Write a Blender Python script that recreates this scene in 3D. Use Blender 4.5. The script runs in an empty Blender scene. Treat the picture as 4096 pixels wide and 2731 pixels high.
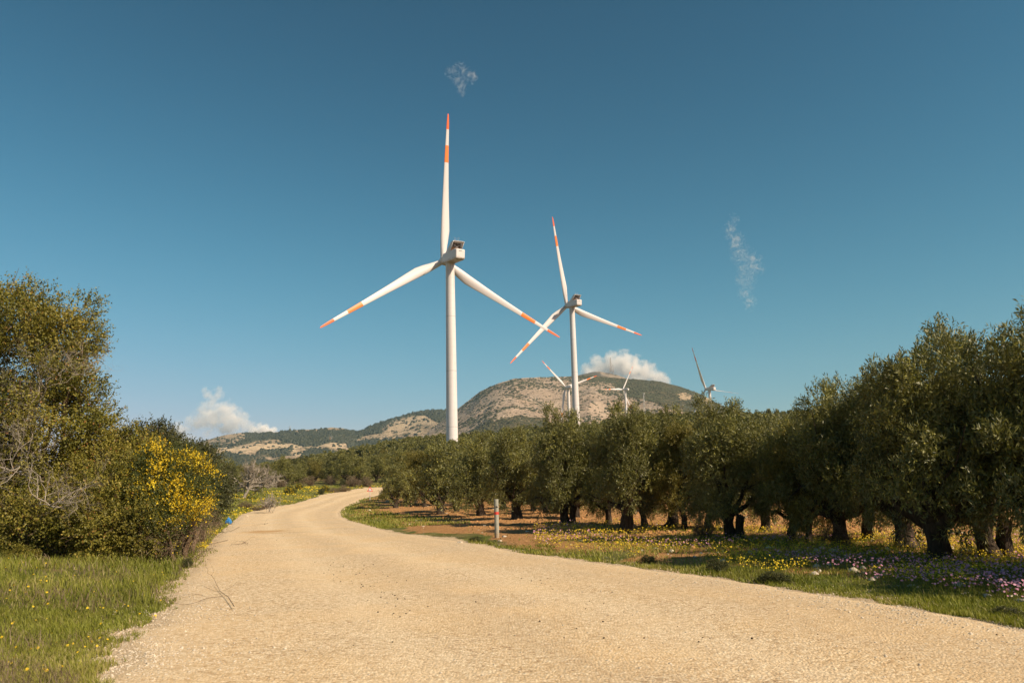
import bpy, math, random
import numpy as np
from mathutils import Vector, Matrix
rng=np.random.default_rng(7); random.seed(7)
SC=bpy.context.scene; COL=SC.collection
PI=math.pi; rad=math.radians
def sst(a,b,x):
    t=np.clip((np.asarray(x,float)-a)/(b-a),0,1); return t*t*(3-2*t)
# ------------------------------------------------------------------ camera
FPX=797.; PITCH=rad(10.45); ROLL=rad(1.5); EYE=1.6
Fv=np.array([0,math.cos(PITCH),math.sin(PITCH)]); R0=np.array([1.,0,0]); U0=np.array([0,-math.sin(PITCH),math.cos(PITCH)])
Rv=R0*math.cos(ROLL)-U0*math.sin(ROLL); Uv=U0*math.cos(ROLL)+R0*math.sin(ROLL)
CAM=np.array([0,0,EYE])
def ray(x,y): return Fv*FPX+Rv*(x-512)+Uv*(341-y)
def proj(P):
    q=np.asarray(P,float)-CAM; z=q@Fv; z=np.where(np.abs(z)<1e-6,1e-6,z)
    return 512+FPX*(q@Rv)/z, 341-FPX*(q@Uv)/z
cd=bpy.data.cameras.new('camera'); cam=bpy.data.objects.new('camera',cd); COL.objects.link(cam)
cd.sensor_width=36; cd.lens=36*FPX/1024; cd.clip_start=0.1; cd.clip_end=40000
M=Matrix.Identity(4)
for i in range(3):
    M[i][0]=Rv[i]; M[i][1]=Uv[i]; M[i][2]=-Fv[i]; M[i][3]=CAM[i]
cam.matrix_world=M; SC.camera=cam
cd.dof.use_dof=True; cd.dof.focus_distance=45; cd.dof.aperture_fstop=3.2
# ------------------------------------------------------------------ noise
def _h(ix,iy,s):
    n=(ix.astype(np.int64)*374761393+iy.astype(np.int64)*668265263+s*1442695041)&0xffffffff
    n=((n^(n>>13))*1274126177)&0xffffffff; n=n^(n>>16); return (n&0xffffff)/float(0xffffff)
def vnoise(x,y,s=0):
    x=np.asarray(x,float);y=np.asarray(y,float)
    xi=np.floor(x);yi=np.floor(y);fx=x-xi;fy=y-yi;fx=fx*fx*(3-2*fx);fy=fy*fy*(3-2*fy)
    a=_h(xi,yi,s);b=_h(xi+1,yi,s);c=_h(xi,yi+1,s);d=_h(xi+1,yi+1,s)
    return (a*(1-fx)+b*fx)*(1-fy)+(c*(1-fx)+d*fx)*fy
def fbm(x,y,s=0,o=4,g=.5):
    v=0;a=1;t=0
    for k in range(o):
        v=v+a*vnoise(np.asarray(x)*2**k+17.3*k,np.asarray(y)*2**k-9.1*k,s+k); t+=a; a*=g
    return v/t*2-1
# ------------------------------------------------------------------ terrain
SKX=np.array([-400,0,150,230,262,305,348,392,435,455,500,560,650,800,1024,1200,1600.])
SKY_=np.array([503,502,495,487,477,466,457,448,443,442,438,432,421,420,408,403,400.])
AZ_SK=np.arctan((SKX-512)/FPX)
HORZ=488-(SKX-512)*math.tan(ROLL)
ANG=(HORZ-SKY_)/FPX*np.cos(AZ_SK)
RK=np.array([125,180,294,450,600,950,1330,1600,2200,4000.])
def zbase(x,y):
    x=np.asarray(x,float);y=np.asarray(y,float)
    r=np.hypot(x,y); az=np.arctan2(x,y)
    A=np.interp(az,AZ_SK,ANG)
    A=np.where(y<0,.03,A)
    near=.00034*np.clip(r-45,0,80)**2
    a125=(.00034*80**2-EYE)/125
    fk=[0,.35,.76,1.0,.75,.42,.55,.5,.2,0.]
    t=np.interp(r,RK,fk)
    zf=EYE+(a125+(A-a125)*t)*np.clip(r,0,2200)
    z=np.where(r<125,near,zf)
    return z
def hit(px,py,fn=None,tmax=2000):
    fn=fn or zbase
    d=ray(px,py); d=d/np.hypot(d[0],d[1])
    ts=np.concatenate([np.arange(2,140,.05),np.arange(140,tmax,.5)])
    P=CAM[None]+ts[:,None]*d[None]
    k=np.where(P[:,2]<fn(P[:,0],P[:,1]))[0]
    if len(k)==0: return P[-1]
    p=P[k[0]].copy(); p[2]=float(fn(p[0:1],p[1:2])[0]); return p
LPX=[(381,486.8),(366,487.4),(348,490),(324,494),(296,503),(261,508.5),(244,514),(237,520),(222,533.5),(209,553),(202,560.6),(189,573),(170,594),(176,603),(166,611),(159,622),(131,631),(113,643),(126,653),(113,670),(96,682),(60,715),(0,790)]
RPX=[(381,489.5),(378,494),(361,498.5),(342,507),(339,512.5),(340,516),(348,520),(392,532),(466,542),(523,552),(610,564),(714,577),(827,594.5),(914,607),(1024,629),(1100,645)]
LE=np.array([[6.,133.],[-6,131]]+[list(hit(a,b)[:2]) for a,b in LPX]+[[-3.3,2.],[-2.6,-4],[-2,-14]])
RE=np.array([[6.,126.],[-6,125]]+[list(hit(a,b)[:2]) for a,b in RPX]+[[7.3,4.5],[9.5,-1],[13,-10]])
def pdist(P,L):
    P=np.asarray(P,float); best=np.full(len(P),1e9); sg=np.zeros(len(P))
    for a,b in zip(L[:-1],L[1:]):
        ab=b-a; l2=ab@ab
        t=np.clip(((P-a)@ab)/l2,0,1); q=a+t[:,None]*ab
        d=np.hypot(P[:,0]-q[:,0],P[:,1]-q[:,1]); c=ab[0]*(P[:,1]-a[1])-ab[1]*(P[:,0]-a[0])
        m=d<best-1e-9; best=np.where(m,d,best); sg=np.where(m,np.sign(c),sg)
    return best*np.where(sg==0,1,sg)
# polylines run from far to near: positive side = on the (viewer's) right... left edge: right side is road
def roadsd(x,y):
    P=np.stack([np.ravel(x),np.ravel(y)],1)
    dl=pdist(P,LE); dr=-pdist(P,RE)     # >0 : on the road side
    ex=np.clip(P[:,0]-5.5,0,None)*(P[:,1]>95); dl=np.where(ex>0,np.minimum(dl,-.3-ex),dl)
    return dl,dr
def zfull(x,y,rough=True):
    x=np.asarray(x,float);y=np.asarray(y,float); sh=x.shape
    x=x.ravel();y=y.ravel(); z=zbase(x,y); r=np.hypot(x,y)
    m=(r<170)
    if m.any():
        xm=x[m];ym=y[m]; dl,dr=roadsd(xm,ym)
        inside=np.minimum(dl,dr); out=-inside
        left=(dl<0)&(dl<dr)
        zz=np.zeros(len(xm))
        ol=np.clip(-dl,0,60); 
        bank=.30*sst(0.2,3.5,ol)+.9*sst(2,9,ol)*sst(30,55,ym)*(1-sst(70,110,ym))
        zz+=np.where(left,bank,0)
        orr=np.clip(-dr,0,80)
        zz+=np.where(~left&(out>0),.10*sst(0.2,2.,orr)*1.0,0)
        if rough:
            # ploughed orchard soil
            sm=np.where(~left,sst(2.5,6,orr),0)*(1-sst(90,150,ym))
            fur=np.sin(2*PI*(ym+.13*xm+.5*fbm(xm*.15,ym*.15,5,2))/1.7)*.085*sst(17,26,ym-.35*xm)
            zz+=sm*(fur+.10*fbm(xm*1.1,ym*1.1,11,3))
            zz+=np.where(out>0,sst(0,.8,out),0)*.05*fbm(xm*.9,ym*.9,21,3)
            zz+=np.where(out>0,1,0)*.02*fbm(xm*3,ym*3,31,2)
        zz=np.where(inside>.25,-.05,zz)
        z[m]=z[m]+zz
    if rough:
        z=z+np.where(r>150,sst(150,220,r)*1.2*fbm(x*.02,y*.02,41,3),0)
    return z.reshape(sh)
def ground_at(px,py): return hit(px,py,lambda a,b:zfull(a,b,False))
def gz(x,y): return float(zfull(np.array([x]),np.array([y]))[0])
def atdepth(px,py,d):
    v=ray(px,py); t=d/v[1]; return CAM+v*t
# ------------------------------------------------------------------ materials
class NT:
    def __init__(s,m): s.t=m.node_tree; s.n=s.t.nodes; s.l=s.t.links
    def N(s,ty,ins=None,**kw):
        n=s.n.new(ty)
        for k,v in kw.items(): setattr(n,k,v)
        for k,v in (ins or {}).items():
            i=n.inputs[k]
            if isinstance(v,bpy.types.NodeSocket): s.l.new(v,i)
            else: i.default_value=v
        return n
    def noise(s,vec,scale,detail=3,rough=.6): 
        return s.N('ShaderNodeTexNoise',{'Vector':vec,'Scale':scale,'Detail':detail,'Roughness':rough}).outputs[0]
    def math(s,op,a,b=0.,c=None,clamp=False):
        d={0:a,1:b}
        if c is not None: d[2]=c
        return s.N('ShaderNodeMath',d,operation=op,use_clamp=clamp).outputs[0]
    def mr(s,v,a,b,c=0.,d=1.): return s.N('ShaderNodeMapRange',{0:v,1:a,2:b,3:c,4:d}).outputs[0]
    def mix(s,f,a,b,bt='MIX'):
        n=s.N('ShaderNodeMix',data_type='RGBA',blend_type=bt)
        for i,v in ((0,f),(6,a),(7,b)):
            if isinstance(v,bpy.types.NodeSocket): s.l.new(v,n.inputs[i])
            else: n.inputs[i].default_value=v if i==0 else (*v[:3],1)
        return n.outputs[2]
    def ramp(s,f,pts):
        n=s.N('ShaderNodeValToRGB',{0:f}); e=n.color_ramp.elements
        while len(e)<len(pts): e.new(.5)
        for k,(p,c) in enumerate(pts): e[k].position=p; e[k].color=(*c,1)
        return n.outputs[0]
    def attr(s,name): return s.N('ShaderNodeAttribute',attribute_name=name).outputs['Fac']
def newmat(name):
    m=bpy.data.materials.new(name); m.use_nodes=True; m.node_tree.nodes.clear(); return m,NT(m)
def finish(t,col,rough=.8,bump=None,bstr=.5,bdist=.02,spec=.3,metal=0.):
    d={'Base Color':col,'Roughness':rough,'Specular IOR Level':spec,'Metallic':metal}
    if not isinstance(col,bpy.types.NodeSocket): d['Base Color']=(*col,1)
    b=t.N('ShaderNodeBsdfPrincipled',d)
    if bump is not None:
        bn=t.N('ShaderNodeBump',{'Height':bump,'Strength':bstr,'Distance':bdist}); t.l.new(bn.outputs[0],b.inputs['Normal'])
    o=t.N('ShaderNodeOutputMaterial'); t.l.new(b.outputs[0],o.inputs[0]); return b
def obco(t): return t.N('ShaderNodeTexCoord').outputs['Object']
def plain(name,col,rough=.6,spec=.4,metal=0.,var=.12,vs=3.,bump=0.):
    m,t=newmat(name); v=obco(t); n=t.noise(v,vs,4)
    c=t.mix(t.mr(n,.3,.7),tuple(x*(1-var) for x in col),tuple(min(1,x*(1+var)) for x in col))
    finish(t,c,rough,n if bump else None,bump,.02,spec,metal); return m
def leafmat(name,dark,mid,light,back=None,trans=.25,rough=.55,extra=None):
    m,t=newmat(name); a=t.attr('v')
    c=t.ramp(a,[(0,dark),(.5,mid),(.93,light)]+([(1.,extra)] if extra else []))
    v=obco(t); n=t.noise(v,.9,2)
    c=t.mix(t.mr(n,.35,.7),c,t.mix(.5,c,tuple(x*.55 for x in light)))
    if back:
        g=t.N('ShaderNodeNewGeometry').outputs['Backfacing']; c=t.mix(g,c,back)
    p=t.N('ShaderNodeBsdfPrincipled',{'Base Color':c,'Roughness':rough,'Specular IOR Level':.35})
    tr=t.N('ShaderNodeBsdfTranslucent',{'Color':t.mix(1,c,(1.,1.05,.5),'MULTIPLY')})
    mx=t.N('ShaderNodeMixShader',{0:trans}); t.l.new(p.outputs[0],mx.inputs[1]); t.l.new(tr.outputs[0],mx.inputs[2])
    o=t.N('ShaderNodeOutputMaterial'); t.l.new(mx.outputs[0],o.inputs[0]); return m
def barkmat(name,a,b):
    m,t=newmat(name); v=obco(t)
    mp=t.N('ShaderNodeMapping',{'Vector':v,'Scale':(1,1,.3)}).outputs[0]
    n=t.noise(mp,14,5,.7); n2=t.noise(v,2.5,3)
    c=t.mix(t.mr(n,.35,.7),a,b); c=t.mix(t.mr(n2,.5,.75,0,.5),c,tuple(x*1.5 for x in b))
    finish(t,c,.9,n,1.,.05,.15); return m
MT={}
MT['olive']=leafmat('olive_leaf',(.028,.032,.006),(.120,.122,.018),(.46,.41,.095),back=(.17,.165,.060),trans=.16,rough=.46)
MT['olive_yellow']=leafmat('olive_leaf_yellowish',(.070,.066,.014),(.17,.145,.028),(.32,.26,.06),trans=.3)
MT['oak']=leafmat('oak_leaf',(.055,.064,.010),(.180,.168,.022),(.40,.32,.060),trans=.25,extra=(.30,.13,.04))
MT['dark']=leafmat('dark_shrub_leaf',(.03,.038,.012),(.065,.07,.022),(.13,.12,.04),trans=.2)
MT['broom']=leafmat('broom_leaf',(.035,.05,.012),(.07,.09,.02),(.13,.14,.035),trans=.25)
MT['yellow']=leafmat('yellow_petal',(.52,.33,.012),(.72,.50,.018),(.86,.66,.04),trans=.2,rough=.7)
MT['brown']=leafmat('dry_shrub_twig',(.09,.06,.035),(.16,.11,.065),(.26,.19,.12),trans=.1)
MT['conifer']=leafmat('pine_needle',(.026,.029,.014),(.042,.044,.020),(.065,.065,.030),trans=.05)
MT['bark']=barkmat('olive_bark',(.022,.016,.011),(.095,.070,.048))
MT['deadwood']=barkmat('bleached_wood',(.22,.18,.14),(.46,.40,.33))
MT['twig']=barkmat('brown_twig',(.08,.05,.03),(.2,.14,.09))
MT['grass']=leafmat('grass_blade',(.095,.115,.012),(.23,.245,.028),(.42,.38,.075),trans=.35,rough=.6,extra=(.42,.34,.16))
MT['purple']=leafmat('purple_petal',(.44,.17,.28),(.64,.28,.42),(.78,.44,.56),trans=.3,rough=.7)
MT['stone']=plain('pale_stone',(.52,.44,.34),.9,.2,0,.3,6,.4)
# ------------------------------------------------------------------ object helpers
def tag(o,label=None,cat=None,group=None,kind=None):
    if label: o['label']=label
    if cat: o['category']=cat
    if group: o['group']=group
    if kind: o['kind']=kind
    return o
def mesh_np(name,V,F,mats=(),mi=None,attr=None,smooth=False):
    me=bpy.data.meshes.new(name); V=np.asarray(V,np.float32)
    Fs=F if isinstance(F,list) else [F]; Fs=[np.asarray(f,np.int32) for f in Fs if len(f)]
    me.vertices.add(len(V)); me.vertices.foreach_set('co',V.ravel())
    nl=sum(f.size for f in Fs); npol=sum(len(f) for f in Fs)
    me.loops.add(nl); me.loops.foreach_set('vertex_index',np.concatenate([f.ravel() for f in Fs]))
    ls=[];o=0
    for f in Fs: ls.append(o+np.arange(len(f))*f.shape[1]); o+=f.size
    me.polygons.add(npol); me.polygons.foreach_set('loop_start',np.concatenate(ls).astype(np.int32))
    for m in mats: me.materials.append(m)
    if mi is not None: me.polygons.foreach_set('material_index',np.asarray(mi,np.int32))
    if smooth: me.polygons.foreach_set('use_smooth',np.ones(npol,bool))
    for k,v in (attr or {}).items():
        v=np.asarray(v,np.float32)
        a=me.attributes.new(k,'FLOAT','POINT' if len(v)==len(V) else 'FACE'); a.data.foreach_set('value',v)
    me.update(); me.validate(clean_customdata=False)
    return me
def add(name,me,parent=None,loc=None,rz=None,sc=None):
    o=bpy.data.objects.new(name,me); COL.objects.link(o)
    if parent: o.parent=parent
    if loc is not None: o.location=loc
    if rz is not None: o.rotation_euler=(0,0,rz)
    if sc is not None: o.scale=sc
    return o
def empty(name,loc=(0,0,0),rz=0,sc=None): 
    o=add(name,None,None,loc,rz,sc); o.empty_display_size=.3; return o
def kids(o): return [c for c in bpy.data.objects if c.parent==o]
class MB:
    def __init__(s): s.V=[];s.F={};s.n=0;s.mi={}
    def addm(s,V,F,mat=0):
        V=np.asarray(V,float); F=np.asarray(F,int)
        s.V.append(V); s.F.setdefault(F.shape[1],[]).append(F+s.n); s.mi.setdefault(F.shape[1],[]).append(np.full(len(F),mat)); s.n+=len(V)
    def box(s,c,h,mat=0,rot=None):
        c=np.array(c,float);h=np.array(h,float)
        V=np.array([[x,y,z] for x in(-1,1) for y in(-1,1) for z in(-1,1)],float)*h
        if rot is not None: V=V@np.array(rot).T
        s.addm(V+c,[[0,1,3,2],[4,6,7,5],[0,4,5,1],[2,3,7,6],[0,2,6,4],[1,5,7,3]],mat)
    def tube(s,P,R,n=8,mat=0,cap=True,lump=0.,seed=0):
        P=np.asarray(P,float);R=np.asarray(R,float)*np.ones(len(P)); k=len(P)
        T=np.gradient(P,axis=0); T/=np.linalg.norm(T,axis=1)[:,None]+1e-9
        ref=np.array([0,1.,0]) if abs(T[0][1])<.8 else np.array([1.,0,0])
        A=np.cross(T,ref); A/=np.linalg.norm(A,axis=1)[:,None]+1e-9; B=np.cross(T,A)
        th=np.arange(n)*2*PI/n
        rr=R[:,None]*np.ones(n)[None]
        if lump: 
            g=np.random.default_rng(seed); ph=g.uniform(0,6,4)
            i=np.arange(k)[:,None]
            rr=rr*(1+lump*(np.sin(3*th[None]+ph[0]+i*.5)*.6+np.sin(5*th[None]+ph[1]-i*.7)*.5+g.normal(0,.35,(k,n))))
        V=P[:,None,:]+rr[:,:,None]*(np.cos(th)[None,:,None]*A[:,None]+np.sin(th)[None,:,None]*B[:,None])
        V=V.reshape(-1,3); i=np.arange(k-1)[:,None]*n; j=np.arange(n)[None]; j2=(j+1)%n
        F=np.stack([i+j,i+j2,i+n+j2,i+n+j],-1).reshape(-1,4); s.addm(V,F,mat)
        if cap:
            for e in(0,k-1):
                c=P[e]; s.addm(np.vstack([V[e*n:(e+1)*n],c]),[[q,(q+1)%n,n] for q in range(n)],mat)
    def mesh(s,name,mats=(),smooth=False,attr=None):
        F=[];mi=[]
        for k in s.F: F.append(np.concatenate(s.F[k])); mi.append(np.concatenate(s.mi[k]))
        return mesh_np(name,np.concatenate(s.V),F,mats,np.concatenate(mi),attr,smooth)
def auto_smooth(o,ang=40):
    o.data.polygons.foreach_set('use_smooth',np.ones(len(o.data.polygons),bool))
    m=o.modifiers.new('es','EDGE_SPLIT'); m.split_angle=rad(ang)
def unit(v): return v/(np.linalg.norm(v,axis=-1,keepdims=True)+1e-9)
def rdir(n,g=None): 
    g=g or rng; return unit(g.normal(0,1,(n,3)))
# ------------------------------------------------------------------ foliage generator
def foliage(lobes,nsub,nsh,mleaf,L,W,shl,seed,up=.35,wind=(0,0,0),subr=(.35,.6),droop=.25,spread=.9,flatbias=0.,shell=(.55,1.03)):
    """lobes: (x,y,z,rx,ry,rz). Clumps on the lobes' shells, shoots on the clumps, leaves along the shoots."""
    g=np.random.default_rng(seed); lb=np.array([l if len(l)==6 else (*l[:3],l[3],l[3],l[3]) for l in lobes],float)
    w=(lb[:,3]*lb[:,5]+lb[:,3]*lb[:,4])**.9; w/=w.sum()
    k=g.choice(len(lb),nsub,p=w); d=rdir(nsub,g); 
    sc=lb[k,:3]+d*lb[k,3:]*g.uniform(*shell,(nsub,1))
    zmin=(lb[:,2]-lb[:,5]).min()
    sr=g.uniform(subr[0],subr[1],nsub); sd0=d; stint=g.normal(0,.17,nsub)
    q=g.integers(0,nsub,nsh); e=rdir(nsh,g)
    e=unit(e+sd0[q]*.5)
    p=sc[q]+e*sr[q][:,None]*g.uniform(.25,1,(nsh,1))**.6
    dirn=unit(e*.7+sd0[q]*.5+np.array([0,0,up])+np.array(wind)+g.normal(0,.35,(nsh,3)))
    ln=g.uniform(shl[0],shl[1],nsh)
    t=(np.arange(mleaf)+.5)/mleaf
    P=p[:,None,:]+dirn[:,None,:]*(ln[:,None]*t[None])[:,:,None]
    P[:,:,2]-=droop*(ln[:,None]*t[None])**2
    n=nsh*mleaf; P=P.reshape(-1,3); D=np.repeat(dirn,mleaf,0)
    side=unit(np.cross(D,rdir(n,g)))
    ld=unit(D*(1-.5*spread)+side*spread+g.normal(0,.15,(n,3)))
    wd=unit(np.cross(ld,rdir(n,g)+np.array([0,0,flatbias])))
    l=L*g.uniform(.7,1.25,n)[:,None]; ww=W*g.uniform(.7,1.2,n)[:,None]
    V=np.stack([P,P+ld*l*.45+wd*ww*.5,P+ld*l,P+ld*l*.45-wd*ww*.5],1).reshape(-1,3)
    F=np.arange(n*4).reshape(-1,4)
    a=np.clip(.42+np.repeat(stint[q],mleaf)+g.normal(0,.18,n),0,.95)
    a=np.where(g.random(n)<.025,1.,a)
    return V,F,a
def crown_mesh(name,mat,*a,**k):
    V,F,v=foliage(*a,**k); return mesh_np(name,V,F,[mat],None,{'v':v})
def branches(start,dirn,length,r0,seed,depth=4,nb=3,curl=.25,upb=.15,segs=4,sides=5,mb=None,shrink=.68,jit=.6,thin=.55):
    """recursive bare branches"""
    g=np.random.default_rng(seed); mb=mb or MB(); tips=[]
    def rec(p,d,ln,r,dep):
        P=[p];R=[r]
        for s in range(segs):
            d=unit(d+g.normal(0,curl,3)+np.array([0,0,upb])*.5); p=p+d*ln/segs; P.append(p); R.append(r*(1-(1-thin)*(s+1)/segs))
        mb.tube(np.array(P),R,sides if dep>1 else 3,cap=False)
        if dep==0: tips.append(p); return
        for b in range(nb if dep>0 else 0):
            k=g.integers(1,segs+1) if b>0 else segs
            nd=unit(d+g.normal(0,jit,3)); rec(P[k],nd,ln*shrink*g.uniform(.75,1.2),R[k]*.8,dep-1)
    rec(np.array(start,float),unit(np.array(dirn,float)),length,r0,depth)
    return mb,tips
# ================================================================== WORLD
SUN_AZ=rad(122); SUN_EL=rad(38)    # azimuth clockwise from +Y
w=bpy.data.worlds.new('World'); SC.world=w; w.use_nodes=True; w.node_tree.nodes.clear(); t=NT(w)
sky=t.N('ShaderNodeTexSky'); sky.sky_type='NISHITA'; sky.sun_disc=False; sky.sun_elevation=SUN_EL; sky.sun_rotation=SUN_AZ
sky.air_density=1.0; sky.dust_density=.6; sky.ozone_density=2.; sky.altitude=100
# tone curve of the sky: x^2/(a x^2 + b) per channel, deeper overhead and paler low down
VM=lambda op,a,b: t.N('ShaderNodeVectorMath',{0:a,1:b},operation=op).outputs[0]
x1=VM('MULTIPLY',sky.outputs[0],(.08,.08,.08)); x2=VM('MULTIPLY',x1,x1)
den=VM('ADD',VM('MULTIPLY',x2,(.6,1.9,1.2)),(.42,.20,.33)); hs=VM('MULTIPLY',VM('DIVIDE',x2,den),(12.5,12.5,12.5))
b=t.N('ShaderNodeBackground',{'Color':hs,'Strength':.080}); o=t.N('ShaderNodeOutputWorld'); t.l.new(b.outputs[0],o.inputs[0])
sl=bpy.data.lights.new('sun','SUN'); sl.energy=5.0; sl.angle=rad(.53); sl.color=(1,.84,.62)
so=bpy.data.objects.new('sun',sl); COL.objects.link(so)
sv=Vector((math.sin(SUN_AZ)*math.cos(SUN_EL),math.cos(SUN_AZ)*math.cos(SUN_EL),math.sin(SUN_EL)))
so.rotation_euler=sv.to_track_quat('Z','Y').to_euler(); so.location=(50,-40,80)
SC.view_settings.view_transform='Standard'; SC.view_settings.look='None'; SC.view_settings.exposure=.50; SC.view_settings.gamma=1
SC.render.engine='CYCLES'; SC.cycles.volume_bounces=6; SC.cycles.max_bounces=8; SC.cycles.transparent_max_bounces=12
# ================================================================== GROUND
def ground():
    r=np.concatenate([np.array([.0,1,2,3]),np.arange(3.2,58,.09),58*np.exp(np.linspace(0,math.log(2600/58),190))])
    az=np.concatenate([np.linspace(-PI,-rad(50),40)[:-1],np.linspace(-rad(50),rad(50),760),np.linspace(rad(50),PI,40)[1:]])
    r[0]=.2
    Rg,Ag=np.meshgrid(r,az,indexing='ij'); X=Rg*np.sin(Ag); Y=Rg*np.cos(Ag); x=X.ravel();y=Y.ravel()
    z=zfull(x,y); nr,na=len(r),len(az)
    i=np.arange(nr-1)[:,None]*na; j=np.arange(na-1)[None]
    F=np.stack([i+j,i+na+j,i+na+j+1,i+j+1],-1).reshape(-1,4)
    F=F[:,::-1]
    soil=np.zeros(len(x)); grav=np.zeros(len(x)); flow=np.zeros(len(x))
    rr=np.hypot(x,y); m=rr<170
    dl,dr=roadsd(x[m],y[m]); out=-np.minimum(dl,dr); left=(dl<0)&(dl<dr)
    n1=fbm(x[m]*.35,y[m]*.35,3,4)
    s=np.where(~left,sst(.4,1.7,-dr+n1*1.6),0)
    s*=1-.55*sst(18,13,y[m]-.25*x[m]*0+n1*4)*sst(3,6,x[m])
    s=np.where(left,sst(.35,.7,n1)*.35,s)
    soil[m]=s; grav[m]=sst(.55,.0,out+n1*.5)
    px,py=proj(np.stack([x,y,z],1))
    far=(rr>=120)
    n2=fbm(x*.02,y*.02,6,4)
    soil=np.where(far,np.clip(.35+n2*.9,0,1)*.8,soil)
    gul=np.exp(-((px-355)/20)**2-((py-464-(px-355)*-.03)/3.5)**2)*((rr>150)&(rr<420))
    soil=np.maximum(soil,gul*1.3)
    V=np.stack([x,y,z],1)
    me=mesh_np('ground',V,F,[ground_mat()],None,{'soil':soil,'grav':grav},True)
    return tag(add('ground',me),kind='structure')
def ground_mat():
    m,t=newmat('ground_soil_and_turf'); v=t.N('ShaderNodeTexCoord').outputs['Object']
    soil=t.attr('soil'); gr=t.attr('grav')
    n1=t.noise(v,1.3,5); n2=t.noise(v,9,5,.7); n3=t.noise(v,38,3,.7)
    sc=t.ramp(n2,[(.25,(.19,.090,.036)),(.5,(.42,.215,.085)),(.75,(.58,.34,.15))])
    sc=t.mix(t.mr(n3,.62,.72),sc,(.62,.48,.33))
    gc=t.ramp(n2,[(.3,(.045,.060,.014)),(.5,(.10,.115,.026)),(.75,(.20,.16,.06))])
    gc=t.mix(t.mr(n1,.42,.62,0,.75),gc,(.26,.19,.085)); gc=t.mix(t.mr(t.noise(v,.35,4),.45,.65,0,.5),gc,(.19,.21,.04))
    gv=t.ramp(n3,[(.3,(.36,.25,.15)),(.5,(.62,.46,.29)),(.7,(.76,.61,.43))])
    k=t.mr(t.math('ADD',soil,t.mr(n1,.3,.7,-.3,.3)),.35,.65)
    c=t.mix(k,gc,sc); c=t.mix(t.mr(t.math('ADD',gr,t.mr(n2,.3,.7,-.35,.35)),.4,.6),c,gv)
    finish(t,c,.95,t.math('ADD',n2,t.math('MULTIPLY',n3,.5)),1.,.09,.1); return m
ground()
# ------------------------------------------------------------------ road
def resamp(P,n):
    P=np.asarray(P,float); s=np.r_[0,np.cumsum(np.hypot(*np.diff(P,axis=0).T))]; u=np.linspace(0,s[-1],n)
    return np.stack([np.interp(u,s,P[:,0]),np.interp(u,s,P[:,1])],1)
def road():
    iL=[0,2,2+3,2+5,2+8,2+10,2+16,len(LE)-1]
    iR=[0,2,2+2,2+4,2+7,2+10,2+14,len(RE)-1]
    ns=[20,40,60,60,90,130,90]
    A=[];B=[]
    for k,n in enumerate(ns):
        a=resamp(LE[iL[k]:iL[k+1]+1],n+1); b=resamp(RE[iR[k]:iR[k+1]+1],n+1)
        if k<len(ns)-1: a=a[:-1]; b=b[:-1]
        A.append(a);B.append(b)
    A=np.concatenate(A);B=np.concatenate(B); nv=40
    # irregular edges
    na=fbm(np.arange(len(A))*.13,A[:,0]*0,77,3); nb=fbm(np.arange(len(B))*.13,B[:,0]*0,78,3)
    d=B-A; ln=np.hypot(d[:,0],d[:,1])[:,None]; d=d/ln
    A=A-d*(.12+.25*na[:,None]); B=B+d*(.12+.18*nb[:,None])
    u=np.linspace(0,1,nv); P=A[:,None]*(1-u)[None,:,None]+B[:,None]*u[None,:,None]
    x=P[...,0].ravel();y=P[...,1].ravel()
    e=np.minimum(u,1-u)[None]*np.linalg.norm(B-A,axis=1)[:,None]
    z=zbase(x,y)+.012-.06*sst(.28,.0,e.ravel())+.012*fbm(x*.8,y*.8,55,3)
    # wheel ruts
    z-=.012*np.exp(-((np.tile(u,len(A))-.33)/.05)**2)+.012*np.exp(-((np.tile(u,len(A))-.66)/.05)**2)
    i=np.arange(len(A)-1)[:,None]*nv; j=np.arange(nv-1)[None]
    F=np.stack([i+j,i+nv+j,i+nv+j+1,i+j+1],-1).reshape(-1,4)
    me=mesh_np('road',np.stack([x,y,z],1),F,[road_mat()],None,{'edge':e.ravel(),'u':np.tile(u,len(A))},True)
    return tag(add('road',me),kind='structure')
def patchmask(t,v,cx,cy,rx,ry,nz,soft=.5):
    s=t.N('ShaderNodeSeparateXYZ',{0:v})
    dx=t.math('DIVIDE',t.math('SUBTRACT',s.outputs[0],cx),rx); dy=t.math('DIVIDE',t.math('SUBTRACT',s.outputs[1],cy),ry)
    d=t.math('SQRT',t.math('ADD',t.math('MULTIPLY',dx,dx),t.math('MULTIPLY',dy,dy)))
    return t.mr(t.math('ADD',d,t.mr(nz,.3,.7,-.4,.4)),1-soft,1+soft*.3,1,0)
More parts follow.
